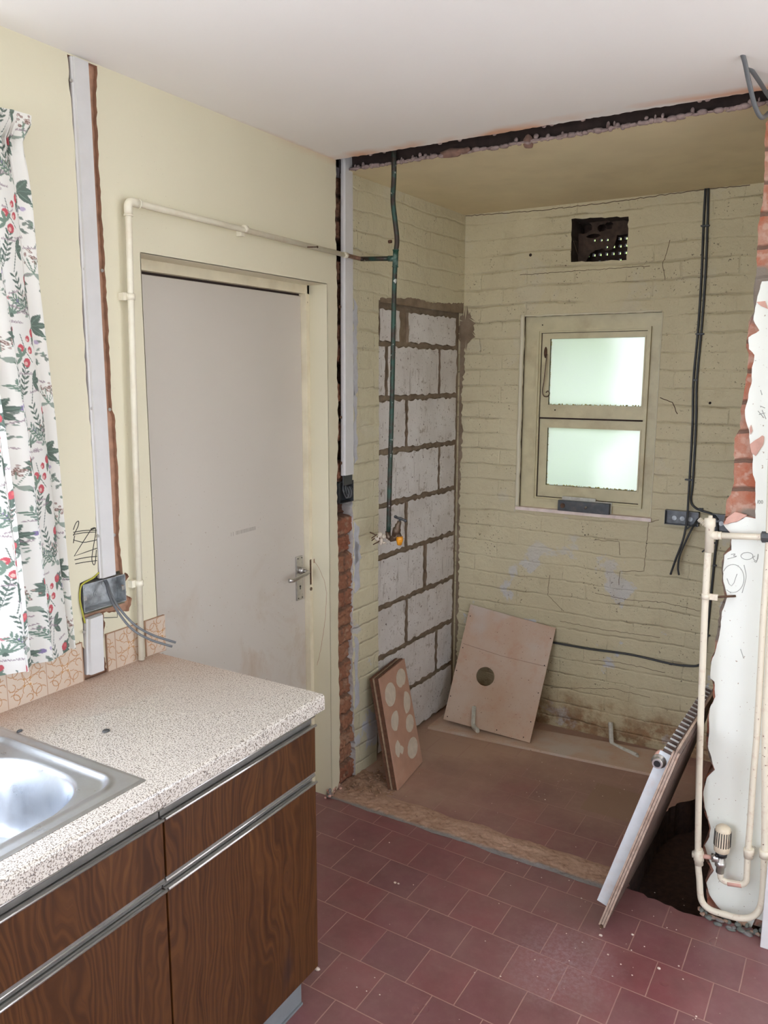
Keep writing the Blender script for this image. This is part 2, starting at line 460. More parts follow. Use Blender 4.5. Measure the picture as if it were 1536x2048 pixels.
M = dict(
    plaster=m_plaster(), stubplaster=m_white_plaster(), ceiling=m_ceiling(),
    pbx=m_paint_brick('old_cream_painted_brick_back', 0, (.63, .56, .365), damp=True),
    pby=m_paint_brick('old_cream_painted_brick_side', 1, (.66, .605, .42), whitest=False),
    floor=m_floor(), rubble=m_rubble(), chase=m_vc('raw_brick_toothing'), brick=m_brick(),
    worktop=m_worktop(), wood=m_wood(), ply=m_ply(), block=m_block(), mortar=m_mortar(),
    steel=m_steel(), alu=m_alu(), aludark=simple('shaded_handle_channel', (.20, .185, .165), .5, .5, var=.15, sc=30, dirt=(.08, .06, .05), dirt_amt=.3), glass=m_glass(), clear=m_clear(), cloth=m_cloth(), copper=m_copper(), pipe=m_pipe(), leaf=m_leaf(),  # aludark: shade of the recessed handle channel put into its colour
    creampipe=simple('cream_gloss_pipe', (.74, .69, .55), .35, var=.04, sc=20, dirt=(.5, .33, .18), dirt_amt=.3),
    doorpaint=None,
    frame=simple('cream_gloss_woodwork', (.73, .66, .49), .38, var=.07, sc=14, dirt=(.45, .34, .18), dirt_amt=.3),
    wframe=simple('old_yellowed_window_paint', (.60, .54, .34), .45, var=.08, sc=16, dirt=(.35, .25, .13), dirt_amt=.45),
    sill=simple('pale_window_sill_paint', (.80, .68, .62), .5, var=.08, sc=30, dirt=(.35, .22, .15), dirt_amt=.4),
    pvc=simple('white_plastic_capping', (.60, .585, .57), .4, var=.03, sc=20, bump=.03, dirt=(.5, .44, .36), dirt_amt=.15),
    render=simple('pink_brown_undercoat_plaster', (.42, .24, .155), .95, var=.2, sc=40, bump=.6),
    pinkplaster=simple('broken_pink_plaster', (.62, .36, .29), .9, var=.12, sc=40, bump=.4),
    dark=simple('unlit_void_dark', (.035, .020, .016), .95, var=.3, sc=40, bump=.6),  # for unlit voids, gaps and holes: their darkness is in the colour
    lump=simple('grey_pink_mortar_lumps', (.30, .22, .20), .95, var=.25, sc=50, bump=.6, dirt=(.10, .05, .04), dirt_amt=.8),
    greycable=simple('grey_cable_sheath', (.115, .12, .125), .45, var=.05, sc=40, bump=0),
    blackcable=simple('dark_cable_sheath', (.035, .037, .038), .45, var=.1, sc=40, bump=0),
    zinc=simple('galvanised_box_steel', (.42, .44, .45), .38, .55, var=.25, sc=50, bump=.1, dirt=(.10, .09, .08), dirt_amt=.6),
    zincdark=simple('dull_dark_box_steel', (.12, .125, .13), .4, .5, var=.25, sc=50, dirt=(.05, .045, .04), dirt_amt=.6),
    darkmetal=simple('dark_grey_metal', (.075, .08, .085), .42, .4, var=.15, sc=50, dirt=(.3, .25, .2), dirt_amt=.25),
    rust=simple('rusty_screw_metal', (.11, .055, .03), .7, .3, var=.3, sc=80),
    brass=simple('tarnished_brown_brass', (.13, .085, .055), .45, .6, var=.25, sc=90, dirt=(.3, .25, .2), dirt_amt=.4),
    amber=simple('orange_resin_hose_stub', (.72, .29, .015), .3, var=.25, sc=90, bump=.1),
    chrome=simple('dull_chrome', (.55, .53, .50), .28, .9, var=.1, sc=60, bump=.05, dirt=(.3, .28, .25), dirt_amt=.4),
    radback=simple('shaded_rusty_radiator_back', (.13, .085, .065), .7, var=.25, sc=30, dirt=(.05, .03, .025), dirt_amt=.7),  # underside shade put into the colour along with the rust
    radwhite=simple('dusty_white_radiator_paint', (.60, .62, .63), .4, var=.05, sc=30, dirt=(.50, .34, .26), dirt_amt=.4),
    raddust=simple('brown_dusty_radiator_seam', (.42, .31, .24), .75, var=.2, sc=60, dirt=(.24, .12, .07), dirt_amt=.6),
    plinth=simple('blue_grey_plinth', (.17, .18, .185), .5, var=.06, sc=30),
    carcass=simple('grey_cabinet_carcass', (.38, .36, .33), .6, var=.05, sc=30),
    boarddark=simple('dark_hardboard_edge', (.125, .055, .030), .8, var=.25, sc=70, bump=.4),
    boardpale=simple('dusty_beige_board_edge', (.34, .24, .16), .85, var=.2, sc=70, bump=.3),
    boardpink=simple('pink_brown_board_face', (.46, .265, .185), .75, var=.10, sc=14, bump=.1, dirt=(.50, .36, .27), dirt_amt=.5),
    adhesive=simple('pale_adhesive_dabs', (.60, .52, .42), .8, var=.08, sc=40, bump=.3),
    bracket=simple('off_white_painted_bracket', (.56, .55, .48), .5, var=.1, sc=60, dirt=(.3, .22, .15), dirt_amt=.5),
    trv=simple('yellowed_cream_plastic', (.72, .62, .46), .45, var=.06, sc=40, dirt=(.45, .22, .14), dirt_amt=.4),
    black=simple('black_plastic', (.012, .012, .013), .4, var=.1, sc=40, bump=0),
    ink=simple('black_marker_ink', (.015, .014, .013), .5, bump=0),
    pencil=simple('grey_pencil_line', (.33, .33, .30), .6, bump=0),
    print=simple('faded_grey_print', (.30, .27, .23), .6, bump=0),
    crumb=simple('pale_plaster_crumbs', (.62, .50, .42), .95, var=.25, sc=200),
    dirt=simple('brown_dust_heap', (.32, .195, .125), .98, var=.3, sc=70, bump=.7),
    grout=simple('brown_tile_grout', (.36, .22, .14), .9, var=.15, sc=50),
    skirt=simple('white_gloss_board', (.70, .69, .68), .4, var=.04, sc=20),
    yellowgreen=simple('green_yellow_earth_wire', (.38, .36, .04), .5, bump=0),
    airbrick=simple('dark_terracotta_air_brick', (.05, .028, .02), .95, var=.3, sc=60, bump=.5),
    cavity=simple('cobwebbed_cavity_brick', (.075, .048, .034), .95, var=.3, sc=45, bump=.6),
    outwall=simple('outside_paving', (.5, .5, .46), .9),
)


def m_door():
    t = T('grubby_beige_door_paint')
    z = t.sep(t.pos)
    c = t.mix(t.mp(t.noi(1.5, 3), .3, .7), (.60, .555, .49), (.56, .515, .45))
    sm = t.ma('MULTIPLY', t.mp(t.noi(4.5, 5, rough=.65, dist=.6), .52, .7), t.mp(z[2], 1.15, .7))
    c = t.mix(t.ma('MULTIPLY', sm, .55), c, (.42, .30, .19))
    c = t.mix(t.ma('MULTIPLY', t.mp(t.noi(120, 2), .71, .74), t.mp(z[2], 1.6, 1.0)), c, (.3, .2, .12))
    t.bump(t.noi(40, 3), .06, .001)
    return t.fin(c, .35)


M['doorpaint'] = m_door()

# ------------------------------------------------------------------ mesh builder
class MB:
    def __init__(s): s.v = []; s.f = []; s.mi = []; s.sm = []; s.col = None
    def add(s, vs, fs, mi=0, sm=False):
        o = len(s.v); s.v += [V(q) for q in vs]
        for q in fs: s.f.append([o + i for i in q]); s.mi.append(mi); s.sm.append(sm)
    def box(s, a, b, mi=0):
        (x0, y0, z0), (x1, y1, z1) = a, b
        x0, x1 = sorted((x0, x1)); y0, y1 = sorted((y0, y1)); z0, z1 = sorted((z0, z1))
        s.add([(x0, y0, z0), (x1, y0, z0), (x1, y1, z0), (x0, y1, z0), (x0, y0, z1), (x1, y0, z1), (x1, y1, z1), (x0, y1, z1)],
              [(0, 3, 2, 1), (4, 5, 6, 7), (0, 1, 5, 4), (1, 2, 6, 5), (2, 3, 7, 6), (3, 0, 4, 7)], mi); return s
    def rbox(s, a, b, r=.003, mi=0, M4=None):
        bm = bmesh.new(); bmesh.ops.create_cube(bm, size=1)
        a = V(a); b = V(b); c = (a + b) / 2; d = b - a
        for q in bm.verts: q.co = V((q.co.x * abs(d.x), q.co.y * abs(d.y), q.co.z * abs(d.z))) + c
        bmesh.ops.bevel(bm, geom=list(bm.edges), offset=r, segments=2, affect='EDGES', profile=.5)
        if M4 is not None: bm.transform(M4)
        bm.verts.index_update()
        s.add([q.co.copy() for q in bm.verts], [[q.index for q in f.verts] for f in bm.faces], mi, False); bm.free(); return s
    def hexa(s, b4, t4, mi=0):
        """box from four bottom and four top corners (same order)"""
        s.add(list(b4) + list(t4), [(3, 2, 1, 0), (4, 5, 6, 7), (0, 1, 5, 4), (1, 2, 6, 5), (2, 3, 7, 6), (3, 0, 4, 7)], mi); return s
    def tube(s, pts, r, seg=12, mi=0, cap=True, sq=1., sm=True):
        pts = [V(p) for p in pts]; n = len(pts)
        rs = r if isinstance(r, (list, tuple)) else [r] * n
        tan = []
        for i in range(n):
            d = pts[min(i + 1, n - 1)] - pts[max(i - 1, 0)]
            tan.append(d.normalized() if d.length > 1e-9 else V((0, 0, 1)))
        ref = V((0, 0, 1)) if abs(tan[0].z) < .9 else V((1, 0, 0))
        nn = (ref - tan[0] * ref.dot(tan[0])).normalized()
        vs = []
        for i in range(n):
            nn = (nn - tan[i] * nn.dot(tan[i])).normalized(); bb = tan[i].cross(nn)
            for k in range(seg):
                a = 2 * PI * k / seg
                vs.append(pts[i] + nn * (math.cos(a) * rs[i]) + bb * (math.sin(a) * rs[i] * sq))
        fs = [(i * seg + k, i * seg + (k + 1) % seg, (i + 1) * seg + (k + 1) % seg, (i + 1) * seg + k) for i in range(n - 1) for k in range(seg)]
        s.add(vs, fs, mi, sm)
        if cap:
            o = len(s.v) - len(vs)
            for q in ([o + k for k in range(seg)][::-1], [o + (n - 1) * seg + k for k in range(seg)]):
                s.f.append(q); s.mi.append(mi); s.sm.append(False)
        return s
    def disc(s, c, ax, r, h, seg=16, mi=0):
        c = V(c); ax = V(ax).normalized(); return s.tube([c, c + ax * h], r, seg, mi)
    def ball(s, c, r, mi=0, seg=10, sc=(1, 1, 1)):
        bm = bmesh.new(); bmesh.ops.create_uvsphere(bm, u_segments=seg, v_segments=max(5, seg // 2 + 1), radius=r); bm.verts.index_update()
        s.add([V((q.co.x * sc[0], q.co.y * sc[1], q.co.z * sc[2])) + V(c) for q in bm.verts], [[q.index for q in f.verts] for f in bm.faces], mi, True); bm.free(); return s
    def sheet(s, outer, holes, fn, off, mi=0, mi_side=None, back=False):
        """flat panel with holes; fn maps (u,v) to 3D, off extrudes the rim"""
        off = V(off)
        co = [V(p) for p in outer]; fc = [list(range(len(co)))]
        loops = [fc[0]]
        for h in holes:
            st = len(co); co += [V(p) for p in h]; loops.append(list(range(st, len(co)))); fc.append(loops[-1])
        ed = [(l[i], l[(i + 1) % len(l)]) for l in loops for i in range(len(l))]
        r = delaunay_2d_cdt([V((q[0], q[1])) for q in co], ed, [], 2, 1e-7)
        def inside(p, l):
            c = False; n = len(l)
            for i in range(n):
                a, b = co[l[i]], co[l[i - 1]]
                if (a[1] > p[1]) != (b[1] > p[1]) and p[0] < (b[0] - a[0]) * (p[1] - a[1]) / (b[1] - a[1]) + a[0]: c = not c
            return c
        tris = []
        for t in r[2]:
            cc = V((0, 0))
            for i in t: cc += r[0][i]
            cc /= len(t)
            if inside(cc, loops[0]) and not any(inside(cc, l) for l in loops[1:]): tris.append(list(t))
        P = [V(fn(q[0], q[1])) for q in r[0]]
        s.add(P, tris, mi)
        if back: s.add([p + off for p in P], [t[::-1] for t in tris], mi)
        ms = mi if mi_side is None else mi_side
        for l in loops:
            n = len(l); a = [V(fn(co[i][0], co[i][1])) for i in l]
            s.add(a + [p + off for p in a], [(i, (i + 1) % n, n + (i + 1) % n, n + i) for i in range(n)], ms)
        return s
    def grid(s, nu, nv, fn, mi=0, sm=True):
        vs = [fn(i / (nu - 1), j / (nv - 1)) for j in range(nv) for i in range(nu)]
        s.add(vs, [(j * nu + i, j * nu + i + 1, (j + 1) * nu + i + 1, (j + 1) * nu + i) for j in range(nv - 1) for i in range(nu - 1)], mi, sm); return s
    def build(s, name, mats, parent=None, origin=None, label=None, fixn=True):
        if not isinstance(mats, (list, tuple)): mats = [mats]
        vs = s.v
        if origin is None:
            if parent is not None: origin = parent.matrix_world.translation if False else V(parent.get('_o', (0, 0, 0)))
            else: origin = V((0, 0, 0))
        origin = V(origin)
        me = bpy.data.meshes.new(name)
        me.from_pydata([tuple(q - origin) for q in vs], [], s.f)
        for m in mats: me.materials.append(m)
        me.polygons.foreach_set('material_index', s.mi)
        me.polygons.foreach_set('use_smooth', s.sm)
        if s.col is not None:
            ca = me.color_attributes.new('Col', 'FLOAT_COLOR', 'POINT')
            ca.data.foreach_set('color', np.asarray(s.col, dtype=np.float32).ravel())
        me.update()
        if fixn:
            bm = bmesh.new(); bm.from_mesh(me); bmesh.ops.recalc_face_normals(bm, faces=bm.faces); bm.to_mesh(me); bm.free()
        o = bpy.data.objects.new(name, me); COL.objects.link(o)
        if parent is None: o.location = origin
        o['_o'] = tuple(origin)
        if parent is not None: o.parent = parent
        if label: o['label'] = label
        return o


def tag(o, label, cat, group=None, kind=None):
    o['label'] = label; o['category'] = cat
    if group: o['group'] = group
    if kind: o['kind'] = kind
    return o


def struct(o, label=None):
    o['kind'] = 'structure'
    if label: o['label'] = label
    return o


def thing(name, loc, label, cat, group=None, kind=None):
    o = bpy.data.objects.new(name, None); COL.objects.link(o); o.location = loc; o.empty_display_size = .05
    o['_o'] = tuple(loc)
    return tag(o, label, cat, group, kind)


def fillet(pts, r, n=5):
    pts = [V(p) for p in pts]; out = [pts[0]]
    for i in range(1, len(pts) - 1):
        a, b, c = pts[i - 1], pts[i], pts[i + 1]
        d1 = (a - b); d2 = (c - b); rr = min(r, d1.length * .45, d2.length * .45)
        p, q = b + d1.normalized() * rr, b + d2.normalized() * rr
        for k in range(n + 1):
            t = k / n; out.append(p * (1 - t) ** 2 + b * 2 * t * (1 - t) + q * t * t)
    return out + [pts[-1]]


def spline(pts, n=8):
    pts = [V(p) for p in pts]; P = [pts[0] * 2 - pts[1]] + pts + [pts[-1] * 2 - pts[-2]]; out = []
    for i in range(1, len(P) - 2):
        for k in range(n):
            t = k / n
            out.append(.5 * ((2 * P[i]) + (P[i + 1] - P[i - 1]) * t + (2 * P[i - 1] - 5 * P[i] + 4 * P[i + 1] - P[i + 2]) * t * t + (3 * P[i] - P[i - 1] - 3 * P[i + 2] + P[i + 2] * 0 + P[i + 2] * 2 - P[i + 2] * 0 - P[i - 1] * 0 + (P[i + 2] - P[i + 2]) ) * 0))
            out[-1] = .5 * ((2 * P[i]) + (P[i + 1] - P[i - 1]) * t + (2 * P[i - 1] - 5 * P[i] + 4 * P[i + 1] - P[i + 2]) * t * t + (3 * P[i] - 3 * P[i + 1] + P[i + 2] - P[i - 1]) * t ** 3)
    return out + [pts[-1]]


RND = random.Random(7)


def rag(pts, amp, step, seed=1, closed=False):
    """subdivide a polyline and shake it sideways so it reads as a torn edge"""
    r = random.Random(seed); out = []
    n = len(pts) if closed else len(pts) - 1
    for i in range(n):
        a = V(pts[i][:2]); b = V(pts[(i + 1) % len(pts)][:2]); L = (b - a).length; k = max(1, int(L / step))
        nrm = V((-(b - a).y, (b - a).x)).normalized() if L > 1e-9 else V((0, 0))
        for j in range(k):
            p = a.lerp(b, j / k)
            if j: p = p + nrm * r.uniform(-amp, amp)
            out.append((p.x, p.y))
    if not closed: out.append(tuple(pts[-1][:2]))
    return out


def nz(*p): return noise.noise(V(p))
def fb(x, y, z, o=4): return noise.fractal(V((x, y, z)), 1., 2., o)


# ------------------------------------------------------------------ key dimensions (metres)
H = 2.44; HA = 2.42; YC0, YC1 = 2.523, 2.643; YB = 3.577
LEFT = -.012                 # brick face behind the plaster of the left wall
def alx(y): return -.018 + .030 * (y - 2.64) / .94      # alcove side wall runs very slightly out of true
FY = lambda u, v: (0, u, v)

# ------------------------------------------------------------------ floor
mb = MB(); shade_pit = rag([(1.170, 2.492), (1.30, 2.472), (1.40, 2.466), (1.68, 2.51), (1.68, 3.40), (1.34, 3.36), (1.19, 3.10), (1.165, 2.95), (1.165, 2.60)], .008, .018, 17, True)  # pit added, dark lined, to deepen the shade under the radiator
mb.sheet([(-.3, -1.8), (3.4, -1.8), (3.4, 3.9), (-.3, 3.9)], [shade_pit], lambda u, v: (u, v, 0), (0, 0, -.14), 0, 1); mb.box((1.1, 2.3, -.2), (1.75, 3.5, -.14), 1)
struct(mb.build('floor', [M['floor'], simple('shade_pit_lining', (.05, .025, .018), .98, var=.3, sc=50, bump=.7)]), 'floor of dark red quarry tiles with pale joints, dusty in the alcove')
mb = MB()
def thr(u, v):
    x = -.02 + u * 1.19; y = 2.453 - .012 * u + v * (.135)
    w = min(1, v * 9, (1 - v) * 5, (1 - u) * 22)
    return V((x, y + .006 * fb(x * 9, y * 3, 1) * (1 if v < .5 else 1.8), .0010 + w * (.004 + .0035 * fb(x * 14, y * 22, 3) + .0035 * fb(x * 60, y * 60, 8))))
mb.grid(260, 30, thr); struct(mb.build('trim_1', M['rubble'], fixn=False), 'strip of broken sandy mortar where the wall was taken out')

# ------------------------------------------------------------------ ceilings
mb = MB()
edge = rag([(0.0, YC0 - .002), (1.30, YC0), (2.2, YC0)], .004, .012, 3)
mb.sheet([(-.012, -1.8), (3.4, -1.8), (3.4, YC0)] + edge[::-1] + [(-.012, YC0)], [], lambda u, v: (u, v, H), (0, 0, .02), 0)
struct(mb.build('ceiling', [M['ceiling']]), 'white painted ceiling with orange stains at its broken edge')
mb = MB()
edge = rag([(-.03, 2.600), (.07, 2.600), (.3, 2.606), (.65, 2.602), (1.0, 2.592), (1.36, 2.575), (1.8, 2.57)], .006, .015, 5)
mb.sheet(edge + [(1.8, YB + .02), (-.03, YB + .02)], [], lambda u, v: (u, v, HA), (0, 0, .007), 0, 1)
m_ac = simple('cream_alcove_ceiling_paint', (.72, .62, .40), .6, var=.05, sc=6, bump=.15, dirt=(.45, .36, .2), dirt_amt=.3)
struct(mb.build('ceiling_alcove', [m_ac, M['lump']]), 'sloping cream painted ceiling of the alcove')
# void above the slot, its darkness put into the colour: far face, roof and lumps of mortar along the rim
mb = MB()
mb.add([(-.05, 2.625, HA), (1.8, 2.61, HA), (1.8, 2.60, 2.75), (-.05, 2.615, 2.75)], [(0, 1, 2, 3)], 0)
mb.add([(-.05, 2.46, 2.75), (1.8, 2.46, 2.75), (1.8, 2.62, 2.75), (-.05, 2.62, 2.75)], [(0, 1, 2, 3)], 0)
mb.add([(-.05, 2.47, H + .02), (1.8, 2.47, H + .02), (1.8, 2.47, 2.75), (-.05, 2.47, 2.75)], [(0, 1, 2, 3)], 0)
mb.add([(-.05, 2.46, H), (-.05, 2.62, H), (-.05, 2.62, 2.75), (-.05, 2.46, 2.75)], [(0, 1, 2, 3)], 0)
mb.box((-.05, 2.46, 2.75), (1.8, 2.64, 2.77), 0)
r = random.Random(4)
def rock(mb, c, s, seed, mi=0, seg=7):
    o = len(mb.v); mb.ball(c, 1, mi, seg, s)
    for i in range(o, len(mb.v)):
        d = mb.v[i] - V(c); mb.v[i] = V(c) + d * (1 + .55 * nz(mb.v[i].x * 60 + seed, mb.v[i].y * 60, mb.v[i].z * 60))
x = .02
while x < 1.5:
    w = r.uniform(.006, .022); yy = 2.602 - max(0, x - .6) * .035
    rock(mb, (x, yy + r.uniform(0, .008), HA + r.uniform(.001, .006)), (w, .007, r.uniform(.004, .009)), x * 50, 1)
    if r.random() < .35: rock(mb, (x + .01, yy + .006, HA + r.uniform(.008, .016)), (w * .4, .007, r.uniform(.007, .013)), x * 90, 1)
    if r.random() < .12: rock(mb, (x, YC0 + .004, H + .002), (.008, .006, .006), x * 20, 1)
    x += w * 1.25
for q in ((.42, .05, .020), (.47, .03, .014), (.70, .02, .028)):
    rock(mb, (q[0], 2.604, HA + .008), (q[1], .012, q[2] * .7), q[0] * 9, 2, 9)
struct(mb.build('trim_2', [M['dark'], M['lump'], simple('brown_broken_brick_lumps', (.21, .12, .09), .95, var=.3, sc=40, bump=.6)]), 'black slot between the two ceilings, rimmed with mortar lumps')

# ------------------------------------------------------------------ left wall
DY0, DY1, DZ = 1.590, 2.463, 2.003
WIN = (-1.30, 1.12, 1.040, 2.26)
def Lp(px, py):
    p = W(px, py, x=0); return (p.y, p.z)
mb = MB()
right = rag([(YC0 + .004, 2.44), (2.520, 2.2), (2.530, 2.0), (2.524, 1.7), (2.530, 1.5), (2.518, 1.25), (2.524, .9), (2.518, .6), (2.526, .3), (2.520, .045)], .0035, .016, 11)
bot = [(2.50, .012), (2.49, .03), (2.475, .004), (DY1, .02)]
# cable chase with torn edges, socket hole
chl = rag([Lp(134, 108), Lp(150, 300), Lp(163, 560), Lp(172, 760), Lp(184, 900), Lp(190, 1010), Lp(196, 1150)], .002, .018, 2)
chr_ = rag([Lp(246, 1150), Lp(238, 1080), Lp(238, 1000), Lp(234, 900), Lp(229, 830), Lp(224, 820), Lp(221, 760), Lp(216, 640), Lp(206, 470), Lp(197, 320), Lp(193, 200), Lp(194, 133)], .002, .014, 9)
chl[0] = (chl[0][0], 2.436); chr_[-1] = (chr_[-1][0], 2.436)
box = [Lp(160, 1166), Lp(158, 1185), Lp(166, 1248), Lp(170, 1300), (1.318, .99), (1.318, .868)]
box2 = [(1.404, .868), Lp(204, 1290), Lp(210, 1252), Lp(207, 1226), Lp(235, 1221), Lp(258, 1222), Lp(262, 1210), Lp(264, 1197), Lp(252, 1190), Lp(250, 1165), Lp(258, 1153), Lp(250, 1145)]
hole = chl + rag(box, .0025, .012, 71) + rag(box2, .0035, .008, 72) + chr_
door = [(DY0, -.02), (DY1, .02), (DY1, DZ), (DY0, DZ)]
outer = [(-1.8, 0), (DY0, 0), (DY0, DZ), (DY1, DZ), (DY1, .02)] + bot[::-1][1:] + right[::-1] + [(-1.8, 2.44)]
winh = [(WIN[0], WIN[2]), (WIN[1], WIN[2]), (WIN[1], WIN[3]), (WIN[0], WIN[3])]
mb.sheet(outer, [hole, winh], FY, (LEFT, 0, 0), 0, 1)
wl = struct(mb.build('wall_left', [M['plaster'], M['render']]), 'cream painted plaster wall with the door, the curtain and a cable chase')
# masonry core behind the plaster (brick, with reveals)
mb = MB()
mb.sheet([(-1.8, 0), (DY0, 0), (DY0, DZ), (DY1, DZ), (DY1, 0), (2.516, 0), (2.516, H), (-1.8, H)], [winh, [(1.325, 1.05), (1.485, 1.05), (1.485, 1.145), (1.325, 1.145)]], lambda u, v: (LEFT, u, v), (-.26, 0, 0), 0, 1)
mb.add([(-.27, -1.8, 0), (-.27, 2.7, 0), (-.27, 2.7, 2.75), (-.27, -1.8, 2.75)], [(0, 1, 2, 3)], 0) if False else None
wc = mb.build('wall_left_core', [M['render'], M['plaster']]); struct(wc, 'brown undercoat and brick core showing in the cable chase')
# thin brown plaster band right of the long cable capping is the core itself; add dark gap on its left
# reveals of the door opening are painted: line them
mb = MB()
mb.box((LEFT - .085, DY1 - .0005, .03), (0, DY1 + .002, DZ)); mb.box((LEFT - .085, DY0 - .002, 0), (0, DY0 + .0005, DZ)); mb.box((LEFT - .085, DY0, DZ - .0005), (0, DY1, DZ + .002))
struct(mb.build('trim_3', M['plaster']), 'painted plaster reveal around the door')

# door lining and leaf
mb = MB()
xl0, xl1 = -.115, -.080
mb.box((xl0 - .06, 2.438, .0), (xl1, DY1, DZ)); mb.box((xl0 - .06, DY0, 0), (xl1, DY0 + .03, DZ)); mb.box((xl0 - .06, DY0, 1.972), (xl1, DY1, DZ))
mb.box((xl1 - .002, 2.4375, 0), (xl1 + .004, 2.446, DZ), 0)
lin = struct(mb.build('trim_4', M['frame']), 'cream door lining')
dr = bpy.data.objects.new('door_1', None); COL.objects.link(dr); dr.location = (-.115, 1.65, 0); dr['_o'] = (-.115, 1.65, 0); struct(dr, 'flush beige internal door with a lever handle, grubby low down')
mb = MB(); mb.rbox((-.140, 1.665, .008), (-.100, 2.4375, 1.964), .002); mb.build('door_leaf', M['doorpaint'], dr)
mb = MB(); mb.box((-.13, 1.62, 1.963), (-.108, 2.438, 1.973)); mb.build('door_gap_shadow_strip', M['dark'], dr)
def D(px, py, x=-.100): return W(px, py, x=x)
# handle: back plate, lever, keyhole
pc0 = D(590, 1114); pc1 = D(606, 1196)
hp = MB(); hp.rbox((-.100, pc0.y, pc1.z), (-.093, pc0.y + .042, pc0.z), .002); hp = hp.build('handle_plate', M['chrome'], dr, label='worn chrome backplate')
cy = pc0.y + .021; lz = D(598, 1140).z
mb = MB(); mb.disc((-.094, cy, lz), (1, 0, 0), .013, .022); mb.tube(fillet([(-.075, cy, lz), (-.050, cy, lz - .001), (-.046, cy - .030, lz - .004), (-.052, cy - .095, lz - .014), (-.060, cy - .112, lz - .012)], .02), [.009] * 99 if False else .0075, 12)
mb.build('lever_handle', M['chrome'], hp, label='grey metal lever')
mb = MB(); kz = D(598, 1172).z; mb.disc((-.0935, cy, kz), (1, 0, 0), .0045, .001); mb.box((-.0935, cy - .002, kz - .012), (-.0922, cy + .002, kz)); 
for dz in (pc0.z - .008, pc1.z + .008):
    for dy in (-.012, .012): mb.disc((-.0935, cy + dy, dz), (1, 0, 0), .0028, .0012, 8)
mb.build('keyhole', M['black'], hp)
mb = MB(); q = D(611, 1140, -.085); mb.rbox((-.082, 2.4378, D(612, 1168).z), (-.076, 2.4500, D(609, 1118).z), .001); mb.build('strike_plate', M['rust'], dr)
mb = MB(); q = D(609, 1177); mb.disc((-.080, 2.4445, q.z + .0), (1, 0, 0), .007, .006); mb.build('lock_snib', M['brass'], dr)
# faded print on the leaf
mb = MB(); a = D(462, 1069); b = D(512, 1056); r = random.Random(3)
for i in range(26):
    if i in (1, 3, 4): continue
    t = i / 26; y = a.y + (b.y - a.y) * t; z = a.z + (b.z - a.z) * t
    mb.box((-.1, y, z - .006), (-.0996, y + r.uniform(.0010, .0022), z + .007))
mb.build('faded_print', M['print'], dr)
mb = MB(); q = D(607, 604, -.08); mb.disc((-.08, 2.446, q.z), (1, 0, 0), .004, .003, 8); mb.build('screw', M['rust'], dr)
# room behind the door does not show; back of wall closes it
mb = MB(); mb.box((-.36, 1.3, 0), (-.32, 2.9, 2.8)); struct(mb.build('wall_unlit_void_behind_door', M['dark']))
# hairline crack and chip beside the handle, in the reveal face
cr_pts = [Lp(628, 1122), Lp(637, 1135), Lp(648, 1160), Lp(653, 1185), Lp(651, 1230), Lp(646, 1270), Lp(641, 1300), Lp(634, 1330)]
mb = MB(); mb.tube([(.0006, p[0], p[1]) for p in rag(cr_pts, .0012, .01, 5)], .0009, 4); a = Lp(628, 1122)
mb.ball((.0005, a[0], a[1]), .006, 0, 8, (.1, .6, 1.6)); mb.build('plaster_crack', M['render'], wl)

# ------------------------------------------------------------------ chase in the corner: raw toothing of the removed wall
nu, nv = 46, 700
mb = MB(); cols = []
vs = []
for j in range(nv):
    z = -.002 + (2.60) * j / (nv - 1)
    for i in range(nu):
        y = 2.508 + .150 * i / (nu - 1)
        zz = z + .012 * nz(y * 12, z * 7, 2); yy = y + .010 * nz(y * 9, z * 21, 5)
        row = math.floor(zz / .075); f = zz / .075 - row
        jm = min(f, 1 - f) * .075
        hv = noise.cell(V((row * 3.3 + .5, 1.7, 0)))
        vert = abs(yy - (2.545 + .07 * hv)) if hv > .15 else 1
        mor = max(0, 1 - jm / .009, (1 - vert / .007))
        deep = 0
        cell = noise.cell(V((row * 7.7 + .3, 9.1, 2.2)))
        if cell > .62 and z > .95: deep = .045
        elif cell < -.45: deep = .012
        if 1.19 < z < 1.27: deep = .035
        nn = fb(y * 26, z * 26, row * 1.7, 5)
        d = -.014 - .016 * (.5 + .5 * nn) - .012 * min(1, mor) - deep - .008 * fb(y * 90, z * 90, 1)
        if z > 2.40: d -= .04
        vs.append(V((d, y, z)))
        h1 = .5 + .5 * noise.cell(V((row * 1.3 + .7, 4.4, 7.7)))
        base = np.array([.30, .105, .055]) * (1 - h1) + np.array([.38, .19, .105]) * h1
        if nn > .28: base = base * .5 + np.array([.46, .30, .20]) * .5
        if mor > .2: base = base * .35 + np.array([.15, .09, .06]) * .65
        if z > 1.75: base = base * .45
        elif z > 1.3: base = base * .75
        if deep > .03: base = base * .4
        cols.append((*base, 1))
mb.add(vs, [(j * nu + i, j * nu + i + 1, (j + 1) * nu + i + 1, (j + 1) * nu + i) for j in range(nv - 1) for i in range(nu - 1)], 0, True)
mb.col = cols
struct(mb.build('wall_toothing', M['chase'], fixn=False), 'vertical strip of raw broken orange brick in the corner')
# thin bluish-white plaster lip on the alcove side of the strip
mb = MB()
lipL = rag([(YC1 - .004, 2.42), (YC1 + .006, 2.2), (YC1 + .012, 1.95), (YC1 + .006, 1.72), (YC1 + .012, 1.5), (YC1 + .004, 1.2), (YC1 + .006, .8), (YC1 - .002, .5), (YC1 + .008, .25), (YC1 + .018, .1)], .005, .014, 22)
hy = 2.835
cut = [(hy, 1.975), (hy + .04, 1.98), (3.5, 1.985), (YB, 1.985)]
